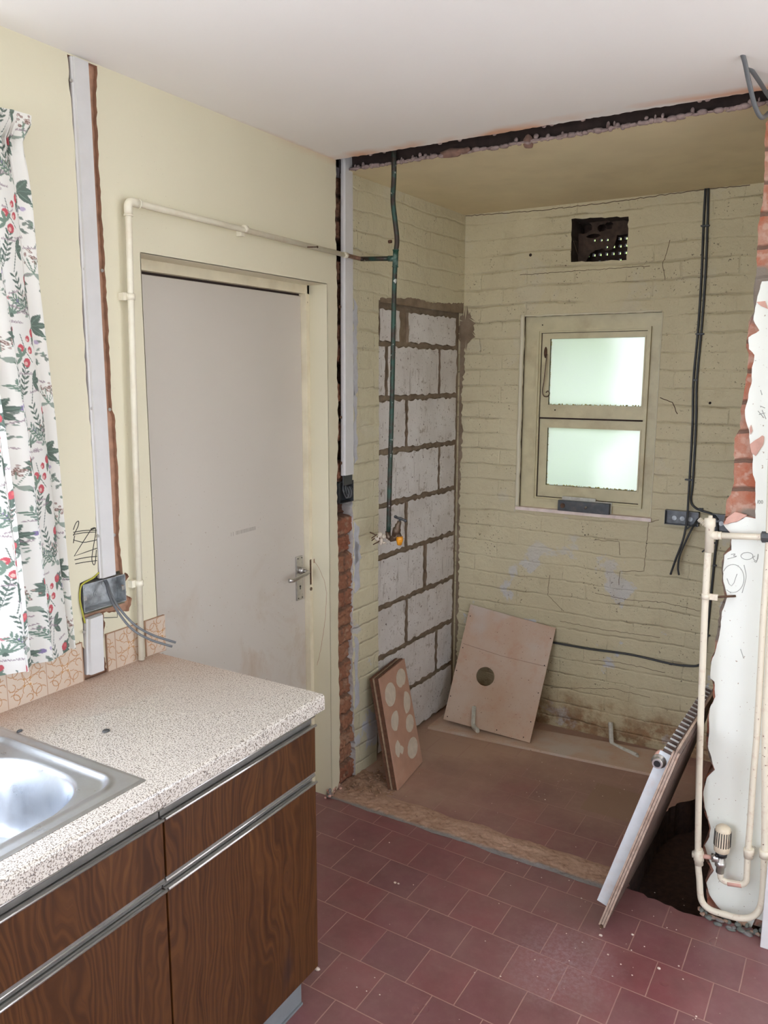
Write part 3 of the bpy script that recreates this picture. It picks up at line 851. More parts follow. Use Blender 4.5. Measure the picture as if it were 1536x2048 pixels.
# alcove side wall in painted brick, with the blocked-up opening
mb.sheet(lipL[::-1] + [] + [(YC1, HA + .01), (YB + .02, HA + .01), (YB + .02, 1.99)] + rag([(YB, 1.985), (3.3, 1.975), (3.05, 1.985), (hy, 1.978)], .004, .02, 30) + rag([(hy, 1.97), (hy + .004, 1.4), (hy - .002, .9), (hy + .002, .35), (hy - .01, .0)], .003, .02, 8) + [(2.66, 0)], [], lambda u, v: (alx(u) + .004, u, v), (-.05, 0, 0), 0, 1)
struct(mb.build('wall_alcove_left', [M['pby'], simple('whitish_broken_paint_edge', (.50, .47, .45), .9, var=.2, sc=50, bump=.5)]), 'cream painted brick side wall of the alcove')
# patches of bluish old coat beside the toothing
mb = MB()
for (z0, z1, w, sd) in ((1.60, 1.97, .030, 1), (1.33, 1.62, .026, 2), (.80, 1.10, .040, 3), (.30, .62, .030, 4), (.92, 1.02, .05, 9)):
    yv = YC1 + .014
    pl = rag([(yv, z0), (yv + w, z0 + .02), (yv + w * .7, (z0 + z1) / 2), (yv + w * .9, z1 - .03), (yv, z1)], .006, .018, sd, True)
    mb.sheet(pl, [], lambda u, v: (alx(u) + .0055, u, v), (-.002, 0, 0), 0)
struct(mb.build('trim_5', simple('bluish_white_old_distemper', (.50, .50, .53), .8, var=.1, sc=40, bump=.4)), 'patches of flaking bluish white paint beside the brick strip')

# blockwork infill
mb = MB()
mb.add([(alx(hy - .03) - .022, hy - .03, -.01), (alx(YB + .03) - .022, YB + .03, -.01), (alx(YB + .03) - .022, YB + .03, 2.0), (alx(hy - .03) - .022, hy - .03, 2.0)], [(0, 1, 2, 3)], 1)
r = random.Random(12)
zt = 1.575 + .01
rows = [(1.820, 1.945)] + [(1.583 - .225 * k + .012, 1.583 - .225 * k + .225 - .012) for k in range(0, 8)]
vert = [[(2.862, 3.015), (3.09, 3.52)], [(2.85, 2.90), (2.925, 3.355), (3.375, 3.535)], [(2.85, 3.065), (3.09, 3.535)], [(2.85, 2.935), (2.955, 3.365), (3.385, 3.53)], [(2.85, 3.065), (3.095, 3.535)],
        [(2.85, 3.235), (3.27, 3.535)], [(2.85, 3.075), (3.10, 3.53)], [(2.85, 3.36), (3.385, 3.53)], [(2.85, 3.10), (3.13, 3.53)]]
for ri, ((z0, z1), bl) in enumerate(zip(rows, vert)):
    for (y0, y1) in bl:
        ol = rag([(y0, z0), (y1, z0), (y1, z1), (y0, z1)], .0055, .02, int(y0 * 1000 + z0 * 77), True)
        mb.sheet(ol, [], lambda u, v: (alx(u) - .008 + .002 * nz(u * 9, v * 9, 1), u, v), (-.016, 0, 0), 0, 1)
struct(mb.build('wall_blockwork', [M['block'], M['mortar']]), 'pale grey concrete blocks with brown mortar filling an old doorway')
# smeared mortar past the opening's top right corner on the back wall is a stain patch
def blob(n, cx, cy, rx, ry, seed, amp=.35):
    return [(cx + math.cos(2 * PI * i / n) * rx * (1 + amp * nz(seed, i * .9, 0) * 2), cy + math.sin(2 * PI * i / n) * ry * (1 + amp * nz(seed + 5, i * .9, 3) * 2)) for i in range(n)]

# ------------------------------------------------------------------ back wall of the alcove
def Bp(px, py):
    p = W(px, py, y=YB); return (p.x, p.z)
wx0, wx1, wz0, wz1 = .322, .936, 1.062, 1.945
ahole = rag([Bp(1142, 524), Bp(1253, 520), Bp(1257, 433), Bp(1143, 438)], .0025, .016, 44, True)
outerB = [(-.1, -.01), (1.8, -.01), (1.8, HA + .02), (-.1, HA + .02)]
mb = MB(); mb.sheet(outerB, [[(wx0, wz0), (wx1, wz0), (wx1, wz1), (wx0, wz1)], ahole], lambda u, v: (u, YB, v), (0, .24, 0), 0, 1)
wb = struct(mb.build('wall_back', [M['pbx'], simple('dark_hole_side', (.07, .05, .035), .95, var=.3, sc=60, bump=.5)]), 'cream painted brick back wall of the alcove, damp at its foot')
mb = MB(); mb.sheet(outerB, [[(wx0, wz0), (wx1, wz0), (wx1, wz1), (wx0, wz1)], [(.50, 2.14), (.83, 2.14), (.83, 2.38), (.50, 2.38)]], lambda u, v: (u, YB + .245, v), (0, .02, 0), 0, 0, True)
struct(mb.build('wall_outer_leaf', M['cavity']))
mb = MB()
mb.sheet(blob(60, .030, 1.90, .042, .075, 3, .5), [], lambda u, v: (u, YB - .0012, v), (0, .002, 0), 0)
mb.sheet([(.0, 1.86), (.0, .0)] + rag([(.013, .0), (.012, .35), (.016, .8), (.010, 1.1), (.020, 1.4), (.014, 1.6), (.026, 1.72), (.020, 1.86)], .007, .012, 61), [], lambda u, v: (u, YB - .001, v), (0, .002, 0), 0)
mb.sheet([(hy + .01, 1.97), (3.57, 1.97)] + rag([(3.57, 2.02), (3.4, 2.005), (3.25, 1.998), (3.12, 2.006), (2.98, 1.996), (hy + .01, 1.985)], .0035, .011, 62), [], lambda u, v: (alx(u) + .0052, u, v), (-.002, 0, 0), 0)
struct(mb.build('trim_6', M['mortar']), 'brown mortar smeared round the blocked doorway')
# air brick at the back of the hole
ab = thing('air_brick', (.66, YB + .2, 2.15), 'dark air brick with square daylight holes above the small window', 'air brick')
mb = MB(); hs = []
for (px, py) in ((1164, 481), (1176, 481), (1188, 480), (1202, 480), (1214, 479), (1227, 478), (1240, 477), (1252, 476), (1188, 496), (1201, 495), (1213, 494), (1227, 493), (1240, 492), (1252, 490), (1176, 511), (1188, 510), (1200, 509), (1213, 508), (1226, 507), (1239, 506), (1251, 505), (1199, 524), (1212, 523), (1240, 520)):
    p = W(px, py, y=YB + .185); cx_, cz = p.x, p.z
    hs.append([(cx_ - .0065, cz - .0065), (cx_ + .0065, cz - .0065), (cx_ + .0065, cz + .0065), (cx_ - .0065, cz + .0065)])
mb.sheet([(.48, 2.12), (.85, 2.12), (.85, 2.40), (.48, 2.40)], hs, lambda u, v: (u, YB + .185, v), (0, .035, 0), 0, 0, True); mb.build('grille', M['airbrick'], ab)
mb = MB()  # cobwebbed old liner in front with torn holes
LQ = lambda a_, b_: ((lambda q: (q.x, q.z))(W(a_, b_, y=YB + .10)))
lin_o = rag([LQ(*q) for q in ((1136, 532), (1136, 430), (1266, 424), (1266, 466), (1234, 470), (1230, 486), (1222, 500), (1212, 502), (1204, 497), (1190, 500), (1180, 507), (1172, 524), (1160, 532))], .003, .012, 3, True)
def lh(px, py, rx, ry, sd, am=.25): c_ = LQ(px, py); return blob(16, c_[0], c_[1], rx * .0023, ry * .0023, sd, am)
mb.sheet(lin_o, [lh(1167, 456, 17, 11, 2, .15), lh(1203, 456, 8, 7, 6), lh(1218, 451, 8, 7, 9), lh(1187, 472, 14, 4, 12, .15), lh(1202, 480, 3, 3, 14, .05), lh(1214, 480, 3, 3, 15, .05), lh(1189, 481, 2.6, 2, 16, .05), lh(1213, 494, 3, 2.5, 18, .05)], lambda u, v: (u, YB + .10, v), (0, .006, 0), 0, 0, True)
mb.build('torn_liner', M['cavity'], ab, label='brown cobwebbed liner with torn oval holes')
mb = MB(); mb.tube([(.532, YB + .02, 2.27), (.566, YB + .03, 2.176)], .0011, 5); mb.build('wire', M['cavity'], ab)
# cracks in the paint as fine ridged lines: paint ridge over the window, crack lines
mb = MB()
def crack(pts, seed, w=.0010): mb.tube([(p[0], YB - .0004, p[1]) for p in rag([Bp(*q) for q in pts], .0022, .012, seed)], w, 4)
crack([(1318, 1040), (1297, 1045), (1293, 1090), (1288, 1142), (1240, 1143), (1238, 1170)], 1)
crack([(1188, 1080), (1238, 1083), (1240, 1110)], 2); crack([(1320, 795), (1345, 805), (1355, 828)], 3, .0016)
crack([(1100, 1150), (1095, 1190), (1128, 1222)], 4); crack([(1340, 480), (1325, 530), (1330, 560)], 5)
crack([(1040, 550), (1180, 540), (1300, 532)], 6); crack([(1190, 1186), (1260, 1200), (1330, 1205), (1400, 1222)], 7)
crack([(1120, 1242), (1200, 1258), (1320, 1275)], 8); crack([(930, 432), (1080, 421), (1240, 402), (1400, 380), (1500, 370)], 9, .0014)
crack([(1100, 1375), (1230, 1378), (1300, 1395)], 10); crack([(1180, 1320), (1240, 1325), (1330, 1345)], 11)
mb.build('paint_cracks', M['rust'], wb)
mb = MB()
for q, rr in (((1061, 510), .007), ((1420, 806), .0055), ((1421, 805), .003), ((1170, 1070), .003), ((1085, 650), .003), ((1110, 820), .0035)):
    p = Bp(*q); mb.disc((p[0], YB - .0008, p[1]), (0, 1, 0), rr, .001, 10)
for i in range(60):
    p = Bp(RND.uniform(950, 1440), RND.uniform(440, 1440))
    if wx0 - .01 < p[0] < wx1 + .01 and wz0 - .03 < p[1] < wz1 + .01: continue
    if .5 < p[0] < .82 and 2.13 < p[1] < 2.38: continue
    mb.disc((p[0], YB - .0006, p[1]), (0, 1, 0), RND.uniform(.001, .0022), .001, 6)
mb.build('nail_holes', M['dark'], wb)

# alcove right wall and hidden parts of the shell
mb = MB(); mb.box((1.72, 2.62, 0), (1.80, YB, HA + .02)); struct(mb.build('wall_alcove_right', M['pby']))
mb = MB(); mb.sheet([(-1.86, 0), (2.6, 0), (2.6, H), (-1.86, H)], [[(-.65, 1.25), (.85, 1.25), (.85, 1.75), (-.65, 1.75)]], lambda u, v: (3.4, u, v), (.06, 0, 0), 0, 0, True); struct(mb.build('wall_right', M['stubplaster']))  # opening added in this unseen wall to brighten the left side
mb = MB(); mb.sheet([(-.27, 0), (3.46, 0), (3.46, H), (-.27, H)], [[(.10, 1.0), (1.10, 1.0), (1.10, 2.2), (.10, 2.2)]], lambda u, v: (u, -1.8, v), (0, -.06, 0), 0, 0, True)
struct(mb.build('wall_front', M['stubplaster']))
mb = MB(); mb.box((-.3, -1.9, 2.76), (3.5, 3.9, 2.80)); mb.box((-.36, -1.9, H + .02), (-.30, 3.9, 2.8)); struct(mb.build('ceiling_floor_above', M['dark']))
mb = MB(); mb.box((-.34, 2.512, -.05), (-.10, YB + .02, 2.8)); struct(mb.build('wall_left_outer', M['dark']))

# ------------------------------------------------------------------ small window
wn = bpy.data.objects.new('window_1', None); COL.objects.link(wn); wn.location = (.63, YB, wz0); wn['_o'] = (.63, YB, wz0); struct(wn, 'small two-pane frosted window in a yellowed cream frame')
def Wp(px, py, y): p = W(px, py, y=y); return p.x, p.z
yf = YB + .022
def ring(mb, x0, z0, x1, z1, w, ya, yb, mi=0, wt=None, wb_=None):
    wt = w if wt is None else wt; wb_ = w if wb_ is None else wb_
    mb.box((x0, ya, z0), (x0 + w, yb, z1), mi); mb.box((x1 - w, ya, z0), (x1, yb, z1), mi)
    mb.box((x0 + w, ya, z1 - wt), (x1 - w, yb, z1), mi); mb.box((x0 + w, ya, z0), (x1 - w, yb, z0 + wb_), mi)
a = Wp(1078, 657, yf); b = Wp(1304, 655, yf); c = Wp(1064, 1000, yf)
fx0, fx1, fz0, fz1 = a[0] - .001, b[0] + .001, c[1] + .004, (a[1] + b[1]) / 2
mb = MB()
ring(mb, wx0, wz0, wx1, wz1, 0.0001, yf, yf + .07)
mb.box((wx0, yf, wz0), (fx0, yf + .07, wz1)); mb.box((fx1, yf, wz0), (wx1, yf + .07, wz1)); mb.box((fx0, yf, fz1), (fx1, yf + .07, wz1)); mb.box((fx0, yf, wz0), (fx1, yf + .07, fz0))
mb.build('outer_frame', M['wframe'], wn)
mb = MB(); ring(mb, fx0, fz0, fx1, fz1, .009, yf - .016, yf + .03); ring(mb, fx0 + .009, fz0 + .009, fx1 - .009, fz1 - .009, .007, yf - .007, yf + .03); mb.build('frame_moulding', M['wframe'], wn)
ix0, ix1, iz0, iz1 = fx0 + .017, fx1 - .015, fz0 + .017, fz1 - .017
gU = (Wp(1107, 678, yf + .02), Wp(1286, 815, yf + .02)); gL = (Wp(1094, 852, yf + .02), Wp(1273, 985, yf + .02))
gx0 = (gU[0][0] + gL[0][0]) / 2; gx1 = (gU[1][0] + gL[1][0]) / 2
uz1, uz0, lz1_, lz0 = gU[0][1], gU[1][1] + .004, gL[0][1] - .006, gL[1][1] + .006
zm = (uz0 + lz1_) / 2
def sash(name, z0, z1, g0, g1, ya):
    m = MB(); m.box((ix0, ya, z0), (gx0, ya + .03, z1)); m.box((gx1, ya, z0), (ix1, ya + .03, z1)); m.box((gx0, ya, g1), (gx1, ya + .03, z1)); m.box((gx0, ya, z0), (gx1, ya + .03, g0))
    f = m.build(name, M['wframe'], wn)
    m = MB(); ring(m, gx0 - .006, g0 - .006, gx1 + .006, g1 + .006, .006, ya - .003, ya + .01); m.build('glazing_bead', M['wframe'], f)
    m = MB(); m.box((gx0, ya + .014, g0), (gx1, ya + .018, g1)); m.build('pane', M['glass'], f)
    m = MB(); r = random.Random(int(z0 * 100))
    for i in range(90):
        x = r.uniform(gx0, gx1); m.ball((x, ya + .012, g0 + r.uniform(0, .004)), r.uniform(.001, .0035), 0, 5)
        if i < 40: m.ball((r.choice((gx0 + .001, gx1 - .001)), ya + .012, r.uniform(g0, g1)), r.uniform(.001, .0028), 0, 5)
    m.build('old_putty', simple('mossy_yellow_putty', (.45, .36, .10), .9, var=.3, sc=90, dirt=(.12, .12, .05)), f)
    return f
su = sash('casement_sash', zm - .006, iz1, uz0, uz1, yf + .004); sl = sash('fixed_light', iz0, zm - .012, lz0, lz1_, yf + .008)
mb = MB(); ring(mb, ix0 - .0015, iz0 - .0015, ix1 + .0015, iz1 + .0015, .0025, yf + .0005, yf + .012); mb.box((ix0, yf + .003, zm - .0125), (ix1, yf + .02, zm - .0055)); mb.build('sash_gap', M['dark'], wn)
mb = MB(); mb.box((ix0, yf + .016, zm - .014), (ix1, yf + .03, zm - .004)); mb.build('transom_gap', M['dark'], wn)
mb = MB()
mb.box((wx0 - .01, YB - .012, wz0 - .014), (wx1 + .008, YB + .03, wz0 + .001)); mb.build('window_sill', M['sill'], wn, label='dusty pinkish white sill')
mb = MB()
mb.tube([(wx0 - .006 + .004 * nz(1, z * 9, 0), YB - .001, z) for z in np.linspace(wz0, wz1 + .01, 50)], [.011 + .003 * nz(z * 14, 3, 1) for z in np.linspace(0, 2, 50)], 8)
mb.tube([(x, YB, wz1 + .004 + .004 * nz(x * 14, 3, 0)) for x in np.linspace(wx0, wx1, 50)], [.004 + .0035 * nz(x * 18, 7, 1) for x in np.linspace(0, 1, 50)], 8)
mb.tube([(wx1 + .003 + .003 * nz(1, z * 9, 5), YB, z) for z in np.linspace(wz0, wz1, 40)], .0025, 6)
mb.build('plaster_bead', M['plaster'], wn)
# casement fastener
ff = MB(); p = W(1091, 705, y=yf); ff.ball((p.x, yf + .002, p.z), .010, 0, 10, (.8, .5, 2.6)); fo = ff.build('casement_fastener', M['rust'], wn, label='rusty painted casement fastener')
mb = MB(); P_ = [W(1094, 708, y=yf - .012), W(1091, 735, y=yf - .016), W(1088, 762, y=yf - .016), W(1085, 782, y=yf - .016), W(1088, 792, y=yf - .016), W(1095, 793, y=yf - .016), W(1099, 787, y=yf - .016), W(1096, 782, y=yf - .016), W(1092, 785, y=yf - .016)]
mb.tube(spline(P_, 5), .0026, 7); mb.build('curled_lever', M['brass'], fo)
# metal lock case on the sill
lk = thing('lock_case', tuple(W(1167, 1026, y=YB - .01)), 'dark grey metal mortice lock case lying on the window sill', 'lock')
a = W(1115, 1020, y=YB - .018); b = W(1218, 1027, y=YB - .018)
mb = MB(); mb.rbox((a.x, YB - .018, wz0 + .001), (b.x, YB + .004, wz0 + .050), .0015); mb.build('case', M['darkmetal'], lk)
mb = MB(); mb.box((a.x + .012, YB + .004, wz0 + .003), (b.x - .07, YB + .008, wz0 + .066)); mb.box((b.x - .07, YB + .004, wz0 + .003), (b.x + .004, YB + .008, wz0 + .054)); mb.build('back_plate', M['bracket'], lk, label='pale painted plate behind the case')
mb = MB(); mb.disc((a.x + .024, YB - .022, wz0 + .026), (0, 1, 0), .011, .006, 14); mb.build('bolt_hole', M['rust'], lk)
mb = MB(); mb.tube([(a.x + .128, YB - .018, wz0 + .020), (a.x + .138, YB - .034, wz0 + .030)], .004, 8); mb.build('spindle', M['chrome'], lk)

# ------------------------------------------------------------------ partition stub on the right
def Sp(px, py, y=2.520):
    p = W(px, py, y=y); return (p.x, p.z)
mas = [(1541, 228), (1531, 247), (1529, 333), (1526, 400), (1516, 450), (1514, 507), (1513, 540), (1509, 567), (1507, 600), (1508, 624), (1497, 644), (1495, 671), (1492, 695), (1497, 707), (1495, 737), (1491, 759), (1487, 790), (1481, 820), (1481, 856), (1469, 876), (1468, 934), (1468, 966), (1462, 988), (1453, 1000), (1451, 1030), (1447, 1047), (1460, 1066), (1461, 1100), (1447, 1108), (1443, 1140), (1444, 1163), (1450, 1193), (1438, 1223), (1437, 1250), (1430, 1283), (1429, 1303), (1421, 1323), (1421, 1356), (1425, 1363), (1426, 1393), (1429, 1409), (1418, 1418), (1415, 1433), (1413, 1466), (1413, 1493), (1421, 1523), (1428, 1539), (1412, 1553), (1405, 1583), (1407, 1616), (1419, 1656), (1419, 1673), (1407, 1690), (1408, 1713), (1422, 1740), (1411, 1760), (1412, 1783), (1416, 1815), (1418, 1838)]
pla = [(1560, 560), (1524, 563), (1514, 600), (1507, 640), (1519, 661), (1497, 675), (1498, 698), (1509, 710), (1508, 722), (1504, 735), (1503, 768), (1497, 788), (1495, 803), (1490, 820), (1492, 842), (1498, 859), (1500, 888), (1506, 912), (1506, 949), (1511, 964), (1511, 1037), (1492, 1033), (1473, 1044), (1447, 1049), (1463, 1068), (1463, 1100), (1449, 1110), (1446, 1140), (1447, 1163), (1455, 1193), (1444, 1223), (1442, 1250), (1436, 1283), (1431, 1303), (1423, 1323), (1421, 1356), (1429, 1363), (1431, 1393), (1420, 1416), (1418, 1433), (1418, 1470), (1416, 1493), (1424, 1520), (1430, 1539), (1414, 1555), (1407, 1583), (1410, 1616), (1422, 1656), (1419, 1673), (1409, 1690), (1416, 1713), (1428, 1740), (1413, 1765), (1420, 1790), (1438, 1815), (1470, 1840), (1500, 1862)]
m2 = [Sp(*q) for q in mas]
mb = MB(); mb.sheet(rag(m2, .002, .012, 6) + [(m2[-1][0], -.005), (2.45, -.005), (2.45, H), (m2[0][0], H)], [], lambda u, v: (u, 2.520 + .004 * nz(u * 30, v * 30, 0), v), (0, .105, 0), 0, 0, True)
ws = struct(mb.build('wall_partition', M['brick']), 'torn-off end of the brick partition on the right, orange brick showing')
mb = MB(); p2 = [Sp(q[0], q[1], 2.505) for q in pla]
p2[0] = (p2[0][0], p2[0][1])
mb.sheet(rag(p2, .0012, .01, 7) + [(1.56, .03), (2.45, .03), (2.45, 2.43), (1.60, 2.43), (1.53, 2.2), (1.50, 1.98)], [], lambda u, v: (u, 2.503, v), (0, .022, 0), 0, 1, False)
wsp = struct(mb.build('wall_partition_plaster', [M['stubplaster'], M['pinkplaster']]), 'pale painted plaster on the partition stub, pencil marked')
mb = MB()   # pink torn plaster wedges
for q in ([(1500, 888), (1503, 905), (1511, 912), (1526, 890), (1528, 873), (1524, 871)], [(1447, 1049), (1453, 1036), (1470, 1024), (1494, 1030), (1490, 1034), (1474, 1043)], [(1499, 856), (1501, 869), (1505, 862), (1502, 850)], [(1513, 604), (1522, 612), (1536, 618), (1530, 602)]):
    mb.sheet(rag([Sp(a, b, 2.5) for a, b in q], .001, .008, 3, True), [], lambda u, v: (u, 2.4985, v), (0, .01, 0), 0)
mb.build('torn_plaster_wedges', M['pinkplaster'], wsp, label='pink torn plaster wedges')
# broken foot of the stub
mb = MB(); r = random.Random(8)
for i in range(34):
    t = i / 33; x = 1.40 + t * .22; rock(mb, (x, 2.500 - r.uniform(0, .05), r.uniform(0, .012)), (r.uniform(.006, .016), r.uniform(.006, .014), r.uniform(.003, .009)), i, i % 2)
struct(mb.build('trim_7', [M['rubble'], simple('grey_green_mortar_bits', (.16, .17, .15), .95, var=.2, sc=60, bump=.5)]), 'broken mortar along the foot of the partition stub')
# pencil writing: 3 Og, circled V, 100, scribbles
def pen(mb, pts, y, w=.0009, sm=True):
    P_ = [W(a, b, y=y) for a, b in pts]; mb.tube(spline(P_, 5) if sm else P_, w, 5, sq=.5)
y_ = 2.5026
mb = MB()
pen(mb, [(1462, 1109), (1470, 1108), (1467, 1112), (1473, 1113), (1455, 1118)], y_)
c0 = [(1494 + 12 * math.cos(t), 1112 + 7 * math.sin(t)) for t in np.linspace(0, 6.5, 16)]; pen(mb, c0, y_)
pen(mb, [(1510, 1112), (1506, 1116), (1512, 1122), (1516, 1116), (1516, 1108), (1513, 1124), (1508, 1122)], y_)
pen(mb, [(1466 + 22 * math.cos(t), 1157 + 28 * math.sin(t)) for t in np.linspace(-2.6, 2.2, 20)] + [(1462, 1186)], y_)
pen(mb, [(1454, 1157), (1458, 1168), (1463, 1172), (1468, 1166), (1474, 1148)], y_, sm=False)
pen(mb, [(1488, 1130), (1492, 1150), (1490, 1165), (1484, 1186)], y_)
pen(mb, [(1516, 1000), (1515, 1007)], y_); pen(mb, [(1519 + 1.6 * math.cos(t), 1004 + 3 * math.sin(t)) for t in np.linspace(0, 6.4, 9)], y_); pen(mb, [(1524 + 1.6 * math.cos(t), 1004 + 3 * math.sin(t)) for t in np.linspace(0, 6.4, 9)], y_)
for q in ([(1518, 829), (1530, 826)], [(1516, 822), (1528, 836)], [(1524, 820), (1532, 838)], [(1520, 812), (1530, 816)], [(1521, 780), (1524, 790)], [(1481, 1298), (1487, 1316)]): pen(mb, q, y_, sm=False)
mb.build('pencil_writing', M['pencil'], wsp, label='pencil figures and a circled v')
# white board standing at the far right foot
mb = MB(); mb.rbox((1.585, 2.415, 0), (1.75, 2.440, .28), .002); struct(mb.build('baseboard_right', M['skirt']), 'white painted board at the right edge of the photo')

# ------------------------------------------------------------------ pipes
def pipe_run(name, pts, r, label, cat='pipe', mat='pipe', fr=.03, group=None):
    P_ = fillet(pts, fr, 6); org = min(P_, key=lambda q: q.z)
    t = thing(name, tuple(org), label, cat, group)
    mb = MB(); mb.tube(P_, r, 14); mb.build('pipe', M[mat], t); return t
# cream pipe over the door
x_ = .022
pts = [W(281, 1316, x=x_), W(262, 1180, x=x_), W(250, 400, x=x_)]
A_ = V((x_, 1.533, .883)); Bt = V((x_, 1.560, 2.127)); Ct = V((x_, 2.566, 2.122))
A_ = W(283, 1318, x=x_); A_.z = .884; Bt = W(256, 402, x=x_); Ct = W(690, 510, x=x_)
cp = pipe_run('cream_pipe', [A_, Bt, Ct], .0085, 'thin cream painted pipe running up and over the door', mat='creampipe', fr=.022)
def sleeve(t, p, d, r, h, mat, name='pipe_fitting', label=None, seg=14):
    d = V(d).normalized(); m = MB(); p = V(p); m.tube([p - d * h / 2, p - d * h / 2, p + d * h / 2, p + d * h / 2], [r * .9, r, r, r * .9], seg); return m.build(name, M[mat], t, label=label)
up_ = (Bt - A_).normalized(); al_ = (Ct - Bt).normalized()
m = MB(); m.tube(fillet([Bt - up_ * .035, Bt, Bt + al_ * .035], .022, 6), .0112, 14); m.tube([Bt - up_ * .038, Bt - up_ * .034], .0125, 14); m.tube([Bt + al_ * .034, Bt + al_ * .038], .0125, 14); m.build('elbow', M['creampipe'], cp)
for px, py, ver in ((247, 592, 1), (272, 1168, 1)):
    q = A_ + (Bt - A_) * ((W(px, py, x=x_).z - A_.z) / (Bt.z - A_.z))
    m = MB(); m.tube([q - up_ * .008, q + up_ * .008], .0115, 14); m.box((0, q.y - .022, q.z - .010), (.018, q.y - .004, q.z + .010)); m.build('pipe_clip', M['creampipe'], cp)
q = W(490, 458, x=x_); m = MB(); m.tube([q - al_ * .008, q + al_ * .008], .0115, 14); m.box((0, q.y - .016, q.z - .022), (.02, q.y + .0, q.z - .004)); m.build('pipe_clip', M['creampipe'], cp)
sleeve(cp, Ct, al_, .0105, .022, 'creampipe', 'end_collar')
nl = MB(); a = W(608, 494, x=.0); b = W(635, 494, x=.05); nl.tube([V((0, a.y + .06, a.z)), V((.045, a.y + .055, a.z + .004))], .0016, 6); nl.disc((.045, a.y + .055, a.z + .004), (1, 0, 0), .004, .002, 8)
nl = MB(); a = W(608, 495, x=.035); b = W(634, 494, x=.03); a.x = .05; nl.tube([b, a], .0019, 6); nl.tube([b, b + (b - a).normalized() * .003], .0042, 8); n_ = nl.build('nail', M['rust'], None, origin=b); tag(n_, 'brown steel nail lodged on top of the cream pipe above the door', 'nail')

# green copper riser with a tee, and the tap at its foot
YR = 2.66
Rp = lambda px, py, y=YR: W(px, py, y=y)
top = Rp(787, 320, 2.600); top.z = 2.52
rise = [top, Rp(788, 345, 2.60), Rp(786, 400, 2.63), Rp(790, 440, 2.65), Rp(794, 480), Rp(791, 515), Rp(788, 600), Rp(784, 800), Rp(779, 980), Rp(777, 1063)]
cr = thing('copper_riser', tuple(Rp(777, 1063)), 'green and brown copper pipe hanging down to the garden tap', 'pipe')
mb = MB(); mb.tube(spline(rise, 6), .0092, 14); mb.build('pipe', M['copper'], cr)
tp = Rp(791, 517); bp_ = Rp(722, 518, 2.655)
mb = MB(); mb.tube([tp, bp_], .0085, 14); mb.build('branch_pipe', M['copper'], cr)
mb = MB(); mb.tube(spline([bp_, W(706, 514, y=2.62), Ct + V((.002, .018, 0))], 6), .0078, 12); mb.build('brown_branch_pipe', simple('brown_dusty_copper', (.22, .12, .08), .6, .3, var=.3, sc=70), cr, label='brown copper end of the branch')
mb = MB(); d_ = (Rp(788, 600) - Rp(791, 515)).normalized(); mb.tube([tp - d_ * .028, tp + d_ * .028], .0105, 14); mb.tube([tp, tp + (bp_ - tp).normalized() * .03], .0105, 14)
for s_ in (-1, 1): mb.tube([tp + d_ * .028 * s_, tp + d_ * .031 * s_], .012, 14)
mb.build('tee_fitting', simple('verdigris_green_fitting', (.025, .085, .06), .5, .3, var=.3, sc=60, dirt=(.4, .45, .4), dirt_amt=.4), cr, label='bright verdigris green tee')
m = MB(); q = Rp(783, 483, 2.655); m.disc(q, (-1, 0, 0), .006, .012, 8); m.build('screw', M['rust'], cr)

# garden tap
Y2 = 2.675
Tq = lambda px, py, y=Y2: W(px, py, y=y)
tap = thing('garden_tap', tuple(Tq(799, 1090)), 'old brown brass garden tap with a T handle and orange spout end', 'tap')
mb = MB(); mb.tube([Tq(776, 1062), Tq(777, 1074), Tq(784, 1078)], .011, 12); mb.tube([Tq(781, 1078), Tq(789, 1076), Tq(797, 1068)], [.012, .0125, .011], 14)
mb.tube([Tq(790, 1072), Tq(793, 1062), Tq(794.5, 1057), Tq(795, 1056), Tq(796, 1050), Tq(797.5, 1048), Tq(799, 1042)], [.014, .0165, .0155, .012, .0115, .0092, .0075], 14)
mb.tube([Tq(796, 1068), Tq(800, 1076), Tq(800, 1082)], [.011, .010, .009], 12)
mb.build('body', M['brass'], tap)
mb = MB(); mb.tube([Tq(799, 1044), Tq(801, 1036)], .0045, 8); mb.tube([Tq(791, 1033.5), Tq(796, 1036), Tq(801.5, 1037.5), Tq(806, 1039), Tq(811, 1041.5)], [.0056, .0052, .0070, .0052, .0056], 10); mb.ball(Tq(791, 1033.5), .0066, 0, 8); mb.ball(Tq(811, 1041.5), .0066, 0, 8); mb.build('handle', M['darkmetal'], tap)
mb = MB(); mb.tube([Tq(799, 1073), Tq(799.5, 1079), Tq(799, 1086), Tq(799, 1090)], [.013, .0145, .011, .009], 14); mb.build('spout_end', M['amber'], tap, label='bright orange spout end')
mb = MB(); r = random.Random(5)
q0 = Tq(776, 1078)
for i in range(16):
    c = q0 + V((-.055 * r.random() , .01 * r.random(), r.uniform(-.02, .014))); rock(mb, c, (r.uniform(.006, .015), .008, r.uniform(.005, .011)), i)
for i in range(6):
    c = q0 + V((-.03 - .03 * r.random(), .0, r.uniform(-.02, .014))); mb.tube([c, c + V((r.uniform(-.03, .01), -.004, r.uniform(-.02, .012)))], .0022, 5, 1)
mb.build('plaster_remains', [M['adhesive'], M['rust']], tap, label='pinkish lump of plaster left round the elbow')

